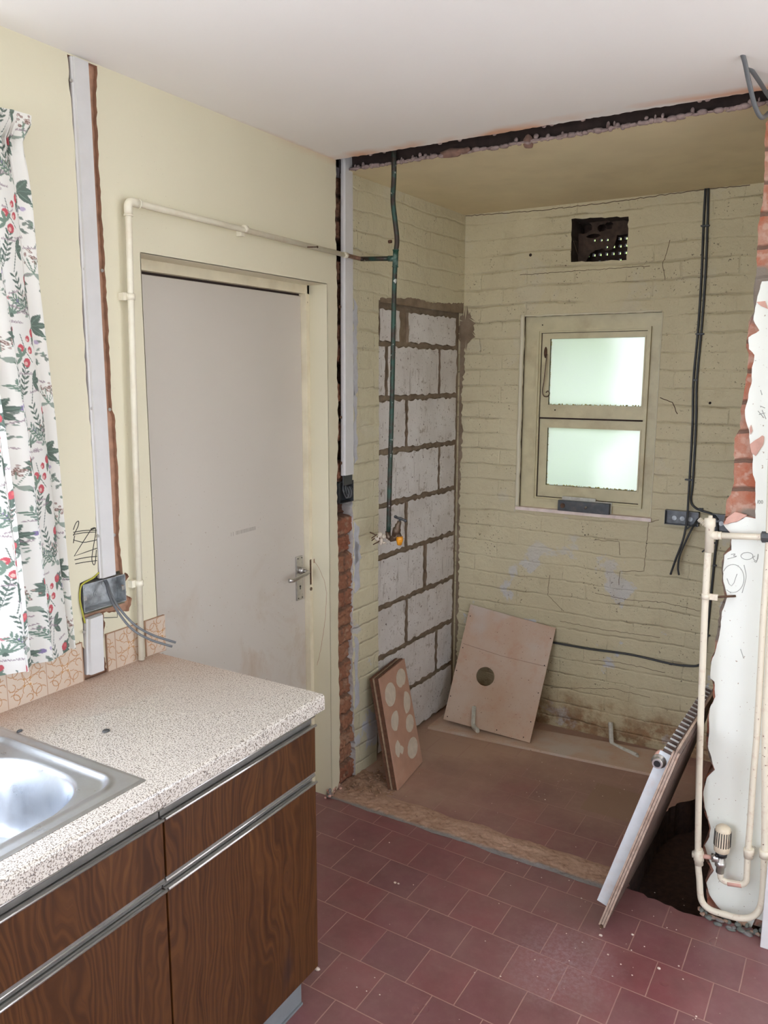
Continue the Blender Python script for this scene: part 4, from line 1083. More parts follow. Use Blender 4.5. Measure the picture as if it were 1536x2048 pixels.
# ------------------------------------------------------------------ cable cappings
def capping(name, pts4, label, x0=-.006, d=.016, screws=()):
    """pts4: left-bottom, right-bottom, right-top, left-top in the left wall plane (y, z)"""
    c = V((0, (pts4[0][0] + pts4[1][0]) / 2, pts4[0][1])); t = thing(name, tuple(c), label, 'cable trunking', 'white cable cappings')
    m = MB(); (a, b, c_, e_) = [V((0, q[0], q[1])) for q in pts4]
    X = V((1, 0, 0)); w = (b - a)
    prof = [(0, 0), (0, .55), (.09, .62), (.11, 1.), (.89, 1.), (.91, .62), (1, .55), (1, 0)]
    n = 14
    vs = []
    for k in range(n):
        f = k / (n - 1); l = a.lerp(e_, f); rr = b.lerp(c_, f); bow = .0006 * math.sin(f * 9)
        for (u, h) in prof: vs.append(l.lerp(rr, u) + X * (x0 + h * d) + V((0, bow, 0)))
    np_ = len(prof)
    fs = [(k * np_ + i, k * np_ + i + 1, (k + 1) * np_ + i + 1, (k + 1) * np_ + i) for k in range(n - 1) for i in range(np_ - 1)]
    fs += [tuple(range(np_)), tuple(range((n - 1) * np_, n * np_))[::-1]]
    m.add(vs, fs); m.build('capping', M['pvc'], t)
    for (px, py) in screws:
        p = W(px, py, x=x0 + d * .6); m = MB(); m.disc((x0 + d * .55, p.y, p.z), (1, 0, 0), .0045, .0025, 10); m.build('screw', M['chrome'], t)
    return t
capping('cable_capping', [Lp(198, 1157), Lp(230, 1147), Lp(175, 127), Lp(139, 112)], 'long white plastic cable capping from ceiling to metal box by the curtain', screws=((142, 161), (175, 171), (169, 538), (204, 541), (184, 817), (219, 819), (196, 1072), (228, 1070)))
capping('cable_capping', [Lp(170, 1349), Lp(203, 1337), Lp(200, 1226), Lp(168, 1238)], 'short white plastic cable capping below the metal socket box', x0=-.004, d=.022, screws=((168, 1264),))
q0 = (2.559, 1.298); 
t3 = capping('cable_capping', [(2.560, 1.295), (2.634, 1.295), (2.634, 2.47), (2.572, 2.47)], 'white plastic cable capping fixed over raw brick in the corner', x0=-.010, d=.016, screws=())
for zz in (1.345, 1.52, 1.93, 2.30):
    m = MB(); m.disc((-.006, 2.552, zz), (1, 0, 0), .006, .004, 8); m.build('nail', M['rust'], t3)
# dark gap left of the long capping
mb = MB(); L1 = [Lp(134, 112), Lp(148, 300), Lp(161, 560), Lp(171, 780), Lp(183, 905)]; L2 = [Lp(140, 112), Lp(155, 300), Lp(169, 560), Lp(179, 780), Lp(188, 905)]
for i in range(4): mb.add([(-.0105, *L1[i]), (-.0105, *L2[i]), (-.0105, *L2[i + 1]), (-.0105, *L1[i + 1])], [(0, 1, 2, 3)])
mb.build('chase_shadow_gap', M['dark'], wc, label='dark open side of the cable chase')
# wires and pattress at the foot of the corner capping
pb = thing('wall_box', (-.02, 2.60, 1.183), 'small black back box with coiled wires set in the brick strip', 'back box')
mb = MB(); z0, z1 = 1.186, 1.270; y0, y1 = 2.542, 2.640
for a_, b_ in (((-.045, y0, z0), (-.042, y1, z1)), ((-.045, y0, z0), (-.004, y0 + .002, z1)), ((-.045, y1 - .002, z0), (-.004, y1, z1)), ((-.045, y0, z0), (-.004, y1, z0 + .002)), ((-.045, y0, z1 - .002), (-.004, y1, z1))): mb.box(a_, b_)
mb.build('box', M['darkmetal'], pb)
r = random.Random(2)
for i in range(4):
    m = MB(); y = 2.585 + i * .009; m.tube(spline([(-.012, y, 1.31), (-.012, y - .006, 1.265), (-.006, y - .016, 1.235), (-.008, y + .01, 1.202), (-.004, y + .022, 1.222), (-.01, y + .014, 1.248)], 6), .0024, 8); m.build('wire', M['blackcable'] if i % 2 else M['greycable'], pb)
m = MB(); m.rbox((-.008, 2.565, 1.255), (-.002, 2.628, 1.30), .002); m.build('cable_sleeve', M['blackcable'], pb)

# ------------------------------------------------------------------ double socket box with cables
sb = thing('socket_box', (-.02, 1.41, 1.06), 'galvanised double socket box let into the left wall', 'back box')
mb = MB(); y0, y1, z0, z1 = 1.338, 1.478, 1.060, 1.136
t_ = .0015; D0, D1 = -.034, .003
for a_, b_ in (((D0, y0, z0), (D0 + t_, y1, z1)), ((D0, y0, z0), (D1, y0 + t_, z1)), ((D0, y1 - t_, z0), (D1, y1, z1)), ((D0, y0, z0), (D1, y1, z0 + t_)), ((D0, y0, z1 - t_), (D1, y1, z1))): mb.box(a_, b_)
bx = mb.build('box', M['zinc'], sb)
for (y, z) in ((1.372, 1.080), (1.372, 1.112), (1.408, 1.092), (1.437, 1.115), (1.450, 1.085)):
    m = MB(); m.tube([(D0 + t_, y, z), (D0 + t_ + .0015, y, z)], .0105, 16); m.tube([(D0 + t_, y, z), (D0 + .0042, y, z)], .006, 12); m.build('knockout', M['zinc'], bx)
for (y, z) in ((y0 + .006, 1.098), (y1 - .006, 1.098)):
    m = MB(); m.box((D1 - .004, y - .005, z - .006), (D1 - .002, y + .005, z + .006)); m.disc((D1 - .002, y, z), (1, 0, 0), .003, .001, 8); m.build('fixing_lug', M['chrome'], bx)
mb = MB(); mb.box((-.012, 1.318, 1.045), (-.002, 1.336, 1.14)); mb.build('dark_cavity_edge', M['dark'], sb)
def cable(name, pts, r, label, mat='greycable', n=8, group=None, sq=1., cat='cable', seg=10):
    P_ = spline(pts, n); o = MB(); o.tube(P_, r, seg, sq=sq); return tag(o.build(name, M[mat], None, origin=P_[-1]), label, cat, group)
cable('electric_cable', [(-.02, 1.395, 1.150), W(211, 1160, x=-.018), W(222, 1188, x=.012), W(240, 1218, x=.05), W(270, 1250, x=.09), W(305, 1270, x=.12), W(351, 1285, x=.15)], .0034, 'upper of two grey cables drooping out of the socket box over the worktop', sq=1., group='grey cables from the socket box')
cable('electric_cable', [(-.02, 1.388, 1.150), W(209, 1162, x=-.018), W(219, 1192, x=.012), W(236, 1224, x=.05), W(264, 1258, x=.09), W(300, 1279, x=.12), W(344, 1293, x=.15)], .0034, 'lower and shorter of two grey cables drooping out of the socket box', group='grey cables from the socket box')
cable('earth_wire', [W(198, 1145, x=.001), W(186, 1156, x=.003), W(168, 1166, x=.004), W(161, 1176, x=.004), W(160, 1200, x=.004), W(165, 1225, x=.005), W(170, 1246, x=.004)], .0022, 'green and yellow earth wire looping round the left of the socket box', 'yellowgreen', cat='wire')

# marker scribble and pencilled outline, on the left wall
mb = MB()
def inkl(pts, sm=True, w=.0010):
    P_ = [W(a, b, x=.0006) for a, b in pts]; mb.tube(spline(P_, 4) if sm else P_, w, 5)
s3 = lambda L: [(a / 3., 683 + b / 3.) for a, b in L]
inkl(s3([(440, 1130), (455, 1090), (472, 1078), (468, 1110), (440, 1165)])); inkl(s3([(440, 1145), (500, 1135), (578, 1132)])); inkl(s3([(440, 1158), (500, 1148), (575, 1143)]))
inkl(s3([(575, 1118), (545, 1130), (500, 1200), (445, 1288), (520, 1262), (582, 1240)]), False); inkl(s3([(545, 1125), (570, 1118), (574, 1150), (556, 1260), (552, 1310), (562, 1340), (572, 1325), (578, 1250)]))
inkl(s3([(440, 1190), (500, 1205), (560, 1195), (580, 1190)])); inkl(s3([(448, 1165), (440, 1210)])); inkl(s3([(448, 1310), (520, 1295), (582, 1290)])); inkl(s3([(452, 1334), (520, 1322), (582, 1315)]))
inkl(s3([(625, 1658), (704, 1655), (704, 1608)]), False); mb.build('marker_scribble', M['ink'], wl, label='black marker scribble')

# ------------------------------------------------------------------ painted patterns on fine grids
class Cv:
    def __init__(s, w, h, px, base):
        s.px = px; s.nx = int(w / px) + 1; s.ny = int(h / px) + 1
        s.a = np.ones((s.ny, s.nx, 4), np.float32); s.a[:, :, :3] = base
    def win(s, x0, y0, x1, y1):
        i0 = max(0, int(x0 / s.px)); i1 = min(s.nx, int(x1 / s.px) + 2); j0 = max(0, int(y0 / s.px)); j1 = min(s.ny, int(y1 / s.px) + 2)
        if i0 >= i1 or j0 >= j1: return None
        X, Y = np.meshgrid(np.arange(i0, i1) * s.px, np.arange(j0, j1) * s.px); return (slice(j0, j1), slice(i0, i1)), X, Y
    def leaf(s, x, y, L, w, ang, col, a=1., vein=None):
        L *= .80; w *= .74
        r = s.win(x - L, y - L, x + L, y + L)
        if r is None: return
        k, X, Y = r; c, n = math.cos(ang), math.sin(ang); u = ((X - x) * c + (Y - y) * n) / L; v = (-(X - x) * n + (Y - y) * c)
        m = (u > 0) & (u < 1) & (np.abs(v) < w * np.sin(PI * np.clip(u, 0, 1)) ** .8)
        s.a[k][m, :3] = s.a[k][m, :3] * (1 - a) + np.array(col) * a
        if vein is not None:
            m2 = m & (np.abs(v) < s.px * .5); s.a[k][m2, :3] = vein
    def dot(s, x, y, r_, col, sq=1.):
        r = s.win(x - r_ * 1.2, y - r_ * 1.2, x + r_ * 1.2, y + r_ * 1.2)
        if r is None: return
        k, X, Y = r; m = (X - x) ** 2 + ((Y - y) / sq) ** 2 < r_ * r_; s.a[k][m, :3] = col
    def line(s, pts, w, col, a=1.):
        for (x0, y0), (x1, y1) in zip(pts[:-1], pts[1:]):
            r = s.win(min(x0, x1) - w, min(y0, y1) - w, max(x0, x1) + w, max(y0, y1) + w)
            if r is None: continue
            k, X, Y = r; dx, dy = x1 - x0, y1 - y0; L2 = dx * dx + dy * dy + 1e-12
            t = np.clip(((X - x0) * dx + (Y - y0) * dy) / L2, 0, 1); d = np.hypot(X - x0 - t * dx, Y - y0 - t * dy)
            m = d < w; s.a[k][m, :3] = s.a[k][m, :3] * (1 - a) + np.array(col) * a


# curtain -----------------------------------------------------------
GR = (.115, .155, .13); GR2 = (.18, .25, .20); RED = (.52, .10, .12); BR = (.23, .14, .12); PU = (.25, .20, .36); TXT = (.30, .22, .26)
CWD, CHT = .80, 1.29
cv = Cv(CWD, CHT, .0016, (.76, .74, .695))
rc = random.Random(21)
def script(x, y, n, ang=.12):
    for i in range(n):
        xx = x + i * .0042; yy = y + math.sin(ang) * i * .004
        cv.line([(xx, yy), (xx + .0012, yy + rc.uniform(.001, .005)), (xx + .0026, yy - .001), (xx + .004, yy)], .0008, TXT, .8)
def sprig(x, y, s=1.):
    for side, L in ((-.35, .075), (.25, .085), (.75, .05)):
        pts = [(x + math.sin(side) * L * s * t + .004 * t * t, y + math.cos(side) * L * s * t) for t in np.linspace(0, 1, 7)]
        cv.line(pts, .0009, GR)
        for k, (a, b) in enumerate(pts[1:]):
            for sd in (-1, 1): cv.leaf(a, b, .022 * s, .0036 * s, PI / 2 - side + sd * .75, GR if side < .5 else GR2)
def orange(x, y):
    for an, L in ((2.5, .034), (3.3, .034), (4.0, .042), (4.8, .036), (1.9, .022)): cv.leaf(x, y, L, .0075, an, GR, 1, GR2)
    cv.dot(x, y + .002, .0100, RED); cv.dot(x - .003, y + .004, .004, (.62, .16, .15))
def poms(x, y):
    cv.line([(x - .02, y - .02), (x, y + .005), (x + .01, y + .045)], .001, GR)
    for dx, dy, r_ in ((-.012, .034, .0075), (-.016, .008, .0085), (.013, .014, .009), (0., -.020, .0105)):
        cv.dot(x + dx, y + dy, r_, RED); cv.dot(x + dx + .003, y + dy - .002, r_ * .45, (.70, .45, .40))
    for an in (.3, 1.2, 5.6, 2.2): cv.leaf(x + .012, y - .006, .032, .006, an, GR2)
    script(x - .03, y - .05, 14)
def tulip(x, y):
    for an in (.5, 1.0, 1.4, 1.9, 2.4, 2.8, .15): cv.leaf(x, y, .038, .0035, an, GR2)
    for an in (4.3, 4.7, 5.1): cv.leaf(x, y + .004, .014, .004, an, GR)
    for k in range(5): cv.leaf(x + rc.uniform(-.006, .006), y + .033, .011, .003, PI / 2 + rc.uniform(-.6, .6), (.55, .22, .24))
    for k in range(7): cv.dot(x - .022 + rc.uniform(-.008, .008), y + .03 + rc.uniform(-.008, .008), .0022, PU)
    script(x - .03, y - .02, 13)
def berries(x, y, col=BR):
    for k in range(26): 
        a = rc.uniform(0, 6.28); q = rc.uniform(0, .024); xx, yy = x + math.cos(a) * q, y + math.sin(a) * q * .8
        cv.dot(xx, yy, .0026, col); cv.dot(xx, yy, .0012, (.7, .6, .55))
    for k in range(5): cv.line([(x, y - .035), (x + rc.uniform(-.02, .02), y)], .0007, GR2)
    cv.leaf(x, y - .035, .03, .009, 3.6, GR2, .8); cv.leaf(x, y - .035, .026, .006, -.3, GR2, .8)
def bigleaf(x, y):
    for an in (-.7, -.1, .5, 1.1, 1.8): cv.leaf(x, y, .038, .010, an, GR, 1, GR2)
    for an in (2.4, 3.1): cv.leaf(x, y, .024, .007, an, GR2)
    cv.dot(x - .008, y + .018, .008, RED)
def trio(x, y):
    for an in (2.2, 3.0, 3.9): cv.leaf(x, y, .044, .010, an, GR, 1, GR2)
    cv.line([(x, y), (x + .012, y - .05)], .0011, GR)
def vine(x, y):
    for k in range(9):
        t = k / 8; cv.leaf(x + .03 * t * math.cos(k), y + .05 * t, .016, .0045, rc.uniform(0, 6.28), GR, .85); cv.leaf(x + .02 * math.sin(k), y + .04 * t, .012, .003, rc.uniform(0, 6.28), GR2, .9)
    cv.dot(x + .01, y + .045, .006, PU); cv.dot(x - .006, y + .05, .005, (.45, .38, .52))
PX, PZ = .165, .30
mot = [(.050, .015, orange), (.125, .045, sprig), (.095, .150, poms), (.028, .128, vine), (.030, .215, trio), (.120, .240, tulip), (.060, .275, berries), (.140, .190, bigleaf), (.012, .070, berries), (.085, .085, trio), (.060, .195, orange), (.150, .285, vine), (.070, .240, sprig)]
for ci in range(-1, 6):
    for rj in range(-1, 6):
        for (mx, mz, fn) in mot: fn(ci * PX + mx, rj * PZ + mz + (ci % 2) * PZ * .37)
for k in range(170): script(rc.uniform(0, CWD), rc.uniform(0, CHT), rc.randint(3, 8), rc.uniform(-.4, .4))
# cloth surface: folds run down and slightly outwards; u measured along the cloth from its free edge
redge = [(2.255, 1.248), (2.235, 1.246), (2.19, 1.222), (2.07, 1.233), (1.894, 1.236), (1.736, 1.248), (1.559, 1.262), (1.375, 1.270), (1.171, 1.277), (.98, 1.282)]
redge = redge[::-1]
ez = np.array([q[0] for q in redge]); ey = np.array([q[1] for q in redge])
nx, ny = cv.nx, cv.ny
U = np.arange(nx) * cv.px; Z = .985 + np.arange(ny) * (2.255 - .985) / (ny - 1)
Y0 = np.interp(Z, ez, ey)
tt = (2.255 - Z) / 1.27
UU_, ZZ_ = np.meshgrid(U, Z)
TT = np.repeat(tt[:, None], nx, 1); YY0 = np.repeat(Y0[:, None], nx, 1)
lam = .150
drift = .05 * TT
ph = 2 * PI * (UU_ + drift) / lam + .9 * np.sin(UU_ * 27 + 1) + .35 * np.sin(ZZ_ * 3.1 + UU_ * 9)
comp = .62 + .06 * TT
amp = (.012 + .010 * TT) * np.clip(UU_ / .02, .15, 1) * np.where(ZZ_ > 2.17, .75, 1)
Yg = YY0 - UU_ * comp + .010 * np.sin(2 * ph) * np.clip(UU_ / .03, 0, 1)
Xg = .040 + amp * np.cos(ph) + .006 * np.sin(UU_ * 15 + ZZ_ * 4)
pinch = np.exp(-((ZZ_ - 2.19) / .03) ** 2)
Xg = Xg - .010 * pinch * np.cos(2 * PI * UU_ / .021) * .6
Zg = ZZ_ + .006 * np.sin(UU_ * 25) * (1 - TT) - np.where(TT > .9, 0, 0) - .012 * UU_ * TT
mb = MB()
mb.v = [V(q) for q in np.stack([Xg, Yg, Zg], -1).reshape(-1, 3)]
keep = int(nx)
mb.f = [(j * nx + i, j * nx + i + 1, (j + 1) * nx + i + 1, (j + 1) * nx + i) for j in range(ny - 1) for i in range(nx - 1)]
mb.mi = [0] * len(mb.f); mb.sm = [True] * len(mb.f); mb.col = cv.a.reshape(-1, 4)
cu = thing('curtain', (.04, 1.15, .985), 'white cotton curtain printed with green leaves and red fruit at the left window', 'curtain')
mb.build('curtain_cloth', M['cloth'], cu, fixn=False)
mb = MB(); mb.tube([(.020, -1.35, 2.29), (.020, 1.235, 2.222)], .006, 8); mb.tube([(-.0, 1.225, 2.222), (.02, 1.225, 2.222)], .004, 8); mb.build('curtain_track', M['pvc'], cu)

# kitchen window behind the curtain
w2 = bpy.data.objects.new('window_2', None); COL.objects.link(w2); w2.location = (-.1, .3, WIN[2]); w2['_o'] = (-.1, .3, WIN[2]); struct(w2, 'kitchen window behind the floral curtain')
mb = MB(); y0, y1, z0, z1 = WIN
for a_, b_ in (((-.13, y0, z0), (-.07, y0 + .05, z1)), ((-.13, y1 - .05, z0), (-.07, y1, z1)), ((-.13, y0, z0), (-.07, y1, z0 + .05)), ((-.13, y0, z1 - .05), (-.07, y1, z1)), ((-.13, .33, z0), (-.07, .38, z1))): mb.box(a_, b_)
mb.build('window_frame', M['skirt'], w2)
mb = MB(); mb.box((-.102, y0 + .05, z0 + .05), (-.098, .33, z1 - .05)); mb.build('pane', M['clear'], w2)
mb = MB(); mb.box((-.102, .38, z0 + .05), (-.098, y1 - .05, z1 - .05)); mb.build('pane', M['clear'], w2)
mb = MB(); mb.box((-.07, y0, z0 - .012), (.02, y1, z0 + .004)); mb.build('window_sill', M['skirt'], w2)

# splashback tiles -------------------------------------------------
TC = (.40, .20, .085)
def tilepaint(w, h, y0):
    c = Cv(w, h, .0009, (.58, .47, .37)); r = random.Random(int(y0 * 77))
    a_ = .40
    nt_ = int(w / .109) + 3
    off = -((y0 - 1.102) % .109)
    for i in range(-1, nt_):
        cx_ = off + i * .109; 
        X0 = cx_; Yc = .0545
        def arc(cx, cy, r_, t0, t1, wd=.0010, col=TC, al=.85):
            c.line([(cx + r_ * math.cos(t), cy + r_ * math.sin(t)) for t in np.linspace(t0, t1, 14)], wd, col, al)
        mx, mz = X0 + .0545, .0545
        for q in range(4):
            t = q * PI / 2
            c.leaf(mx, mz, .024, .007, t + PI / 4, (.66, .54, .42)); 
            arc(mx + .020 * math.cos(t), mz + .020 * math.sin(t), .013, t + .8, t + 5.2)
            arc(mx + .038 * math.cos(t + .78), mz + .038 * math.sin(t + .78), .012, t - 1.6, t + 3.1)
            arc(mx + .042 * math.cos(t + .1), mz + .042 * math.sin(t + .1), .009, t, t + 4.4)
            arc(mx + .054 * math.cos(t + .78) , mz + .054 * math.sin(t + .78), .016, t + 2.2, t + 5.2, .0011)
            c.line([(mx, mz), (mx + .030 * math.cos(t + .5), mz + .030 * math.sin(t + .5)), (mx + .05 * math.cos(t + .25), mz + .05 * math.sin(t + .25))], .0010, TC, .7)
            c.dot(mx + .012 * math.cos(t + .78), mz + .012 * math.sin(t + .78), .003, (.50, .28, .12))
        c.line([(X0, 0), (X0, .2)], .0012, (.36, .21, .13), .9)
    return c
sp_ = thing('tile_splashback', (.004, 1.2, .877), 'single row of beige wall tiles with orange scroll pattern behind the worktop', 'tiles')
m_tile = T('glazed_patterned_tile'); m_tile = (m_tile.bump(m_tile.noi(20, 3), .1, .002), m_tile.fin(m_tile.mix(m_tile.mp(m_tile.noi(8, 4), .4, .7, 0, .3), m_tile.attr(), (.5, .33, .22)), .25))[1]
for (ya, yb) in ((.72, 1.322), (1.402, 1.520), (1.540, 1.612)):
    ya2 = ya; c = tilepaint(yb - ya, .106, ya); mb = MB(); nx_, ny_ = c.nx, c.ny
    mb.v = [V((.006, ya + i * c.px, .878 + j * c.px)) for j in range(ny_) for i in range(nx_)]
    mb.f = [(j * nx_ + i, j * nx_ + i + 1, (j + 1) * nx_ + i + 1, (j + 1) * nx_ + i) for j in range(ny_ - 1) for i in range(nx_ - 1)]
    mb.mi = [0] * len(mb.f); mb.sm = [False] * len(mb.f); mb.col = c.a.reshape(-1, 4)
    mb.build('tile_panel', m_tile, sp_, fixn=False)
    mb = MB(); mb.box((-.001, ya - .002, .876), (.0055, yb + .001, .985)); mb.build('tile_edge', M['grout'], sp_)

# ------------------------------------------------------------------ worktop with the cut-out for the sink
ZW = .879; YE = 1.578
SX0, SX1, SY0, SY1 = .070, .552, .20, 1.034
wt = thing('worktop', (.3, 1.0, ZW - .042), 'beige speckled laminate worktop with a rounded front edge', 'worktop')
mb = MB()
mb.sheet([(.004, -.4), (.592, -.4), (.592, YE), (.004, YE)], [[(SX0 + .02, SY0 + .02), (SX1 - .02, SY0 + .02), (SX1 - .02, SY1 - .02), (SX0 + .02, SY1 - .02)]], lambda u, v: (u, v, ZW), (0, 0, -.04), 0)
# rounded front
n = 7
for k in range(n):
    a0 = PI / 2 * k / n; a1 = PI / 2 * (k + 1) / n; R_ = .010
    p0 = (.592 + R_ * math.sin(a0), ZW - R_ + R_ * math.cos(a0)); p1 = (.592 + R_ * math.sin(a1), ZW - R_ + R_ * math.cos(a1))
    mb.add([(p0[0], -.4, p0[1]), (p0[0], YE, p0[1]), (p1[0], YE, p1[1]), (p1[0], -.4, p1[1])], [(0, 1, 2, 3)], 0, True)
mb.add([(.602, -.4, ZW - .010), (.602, YE, ZW - .010), (.602, YE, ZW - .040), (.602, -.4, ZW - .040), (.58, YE, ZW - .040), (.58, -.4, ZW - .040)], [(0, 1, 2, 3), (3, 2, 4, 5)], 0)
cap_ = [(.592 + .010 * math.sin(PI / 2 * k / n), YE, ZW - .010 + .010 * math.cos(PI / 2 * k / n)) for k in range(n + 1)] + [(.602, YE, ZW - .04), (.58, YE, ZW - .04), (.58, YE, ZW)]
mb.add(cap_, [tuple(range(len(cap_)))]); mb.build('top', M['worktop'], wt, fixn=False)
m = MB(); m.box((.02, 1.0, ZW - .042), (.575, YE - .004, ZW - .0395)); m.build('underside', M['carcass'], wt)

# sink -------------------------------------------------------------
sk = thing('sink', (.3, .62, ZW), 'stainless steel inset sink with a rounded bowl, dusty', 'sink')
nxs, nys = 150, 230
cxs, cys, ax_, ay_ = .335, .735, .160, .215
def sinkz(x, y):
    q = (abs((x - cxs) / ax_) ** 3.0 + abs((y - cys) / ay_) ** 3.0) ** (1 / 3.0)
    ox = min(x - SX0, SX1 - x); oy = min(y - SY0, SY1 - y); e_ = min(ox, oy)
    z = .0030 if e_ > .004 else .0008
    # raised ridge round the bowl area
    px_ = min(x - (SX0 + .036), (SX1 - .036) - x); py_ = min(y - (SY0 + .036), (SY1 - .036) - y)
    rr = .05
    if px_ < rr and py_ < rr: dd = rr - math.hypot(rr - px_, rr - py_)
    else: dd = min(px_, py_)
    z += .0045 * math.exp(-((dd) / .006) ** 2)
    if dd > 0: z -= .0045 * min(1, dd / .012)
    if q < 1.10:
        t = (1.10 - q) / .26; t = max(0, min(1, t)); s_ = t * t * (3 - 2 * t)
        z -= .145 * s_ + (.012 * (1 - q) if q < .84 else 0)
    return z
mb = MB(); mb.grid(nxs, nys, lambda u, v: V((SX0 + u * (SX1 - SX0), SY0 + v * (SY1 - SY0), ZW + sinkz(SX0 + u * (SX1 - SX0), SY0 + v * (SY1 - SY0)))))
mb.build('bowl', M['steel'], sk, fixn=False)
m = MB(); m.tube([(cxs, cys, ZW - .158), (cxs, cys, ZW - .150)], [.045, .042], 24); m.build('plug_hole', M['darkmetal'], sk)

# ------------------------------------------------------------------ cabinets
def cabinet(y0, y1, label):
    t = thing('base_cabinet', (.3, (y0 + y1) / 2, 0), label, 'kitchen cabinet', 'teak effect base cabinets')
    mb = MB(); mb.box((.02, y0 + .001, .104), (.560, y1 - .001, .812 if y1 > 1.1 else .70)); mb.build('carcass', M['carcass'], t)
    mb = MB(); mb.rbox((.562, y0 + .0015, .668), (.580, y1 - .0015, .792), .001); d = mb.build('drawer_front', M['wood'], t)
    mb = MB(); mb.box((.560, y0 + .001, .792), (.580, y1 - .001, .792 + .003), 0); mb.box((.562, y0 + .001, .797), (.568, y1 - .001, .828), 1); mb.tube([(.5825, y0 + .001, .792 + .0045), (.5825, y1 - .001, .792 + .0045)], .0036, 8, 0); mb.box((.560, y0 + .001, .822 - .001), (.578, y1 - .001, .828), 1); mb.tube([(.578, y0 + .001, .822 - .002), (.578, y1 - .001, .822 - .002)], .0028, 8, 0); mb.build('channel_handle', [M['alu'], M['aludark']], d)
    mb = MB(); mb.rbox((.562, y0 + .0015, .104), (.580, y1 - .0015, .636), .001); d2 = mb.build('door', M['wood'], t)
    mb = MB(); mb.box((.560, y0 + .001, .636), (.580, y1 - .001, .636 + .003), 0); mb.box((.562, y0 + .001, .641), (.568, y1 - .001, .667), 1); mb.tube([(.5825, y0 + .001, .636 + .0045), (.5825, y1 - .001, .636 + .0045)], .0036, 8, 0); mb.box((.560, y0 + .001, .660 - .001), (.577, y1 - .001, .666), 1); mb.tube([(.577, y0 + .001, .660 - .002), (.577, y1 - .001, .660 - .002)], .0028, 8, 0); mb.build('channel_handle', [M['alu'], M['aludark']], d2)
    mb = MB(); mb.box((.53, y0, 0), (.548, y1 - (.036 if y1 > 1.1 else 0), .103)); mb.box((.547, y0, .0), (.553, y1 - (.036 if y1 > 1.1 else 0), .006)); mb.build('plinth', M['plinth'], t, label='blue grey plinth')
    return t
cabinet(.045, 1.046, 'teak effect base cabinet under the sink')
cabinet(1.048, 1.567, 'teak effect base cabinet at the right-hand end beside the door')

# crumbs on the worktop
for (px, py, s_, lb) in ((40, 1463, .006, 'small dark crumb on the worktop beside the back corner of the sink'), (212, 1463, .008, 'grey flake of grit lying in the middle of the worktop')):
    p = W(px, py, z=ZW); m = MB(); rock(m, (p.x, p.y, ZW + .002), (s_, s_ * 1.3, .003), px); tag(m.build('debris_flake', M['darkmetal'], None, origin=p), lb, 'debris')

# ------------------------------------------------------------------ alcove contents
# stack of boards leaning on the side wall
def slab(name, BN, BF, TF, TN, thick, nrm, mats, label, cat='board', group=None, holes=None):
    BN, BF, TF, TN = map(V, (BN, BF, TF, TN)); o = MB(); off = V(nrm).normalized() * thick
    o.hexa([BN + off, BF + off, BF, BN], [TN + off, TF + off, TF, TN]); return o
bn, bf = V((.207, 2.644, .002)), V((.174, 2.914, .002)); tn = V((.056, 2.742, .418)); tf = tn + (bf - bn) * .96 + V((.004, 0, .004))
nrm = -((bf - bn).cross(tn - bn)).normalized()
if nrm.x > 0: nrm = -nrm          # towards the side wall
def boardset(o0, th, mats, name, label, sh=0., zs=0.):
    a = [q + nrm * o0 for q in (bn, bf, tf, tn)]
    e_ = (bf - bn).normalized(); 
    a = [q - e_ * sh + V((0, 0, 0)) for q in a]
    mb = MB(); mb.hexa([a[0], a[1], a[1] + nrm * th, a[0] + nrm * th], [a[3], a[2], a[2] + nrm * th, a[3] + nrm * th])
    lo = min(q.z for q in mb.v)
    for q in mb.v: q.z += .001 - lo
    t = thing(name, tuple(a[0]), label, 'board', 'boards leaning on the alcove side wall')
    mb.build('panel', mats, t); return t, a
tb, aa = boardset(0, .008, M['boardpink'], 'patterned_board', 'pinkish board with pale round patches, front one of the leaning stack')
mb = MB()
ux = (bf - bn); uy = (tn - bn); zo = V((0, 0, .001 - min(0, (bn + nrm * .008).z, (bf + nrm * .008).z)))
def onb(u, v): return bn.lerp(bf, u).lerp(tn.lerp(tf, u), v)
for (u, v, ru, rv) in ((.27, .80, .20, .105), (.74, .86, .185, .085), (.76, .62, .185, .10), (.30, .55, .18, .085), (.77, .42, .16, .078), (.27, .31, .165, .078), (.72, .20, .20, .09)):
    n = 24; c = onb(u, v) - nrm * .0012
    ring_ = [onb(u + ru * math.cos(2 * PI * k / n) * (1 + .08 * nz(u * 9, k, 0)), v + rv * math.sin(2 * PI * k / n)) - nrm * .0008 for k in range(n)]
    mb.add([c] + ring_, [(0, k + 1, (k + 1) % n + 1) for k in range(n)])
for q in mb.v: q.z += zo.z
mb.build('adhesive_patches', M['adhesive'], tb, label='pale round glue patches', fixn=False)
boardset(.009, .016, M['boarddark'], 'brown_board', 'dark brown board directly behind the patterned one', .003)
boardset(.026, .006, M['boardpale'], 'pale_board', 'thin pale edged board in the middle of the leaning stack', .007)
boardset(.033, .012, M['boarddark'], 'brown_board', 'rearmost brown board of the leaning stack, nearest the wall', .010)
# dusty crumbs lying on top of the stack are part of the dirt heap below
# loose plank lying along the back wall
mb = MB(); b4 = [V((.035, 3.222, .001)), V((1.14, 3.315, .001)), V((1.12, 3.545, .001)), V((.035, 3.415, .001))]
mb.hexa(b4, [q + V((0, 0, .012)) for q in b4]); o = mb.build('floor_board', M['ply'], None, origin=(.55, 3.35, .001)); tag(o, 'long pale plywood strip lying on the floor against the back wall', 'board')
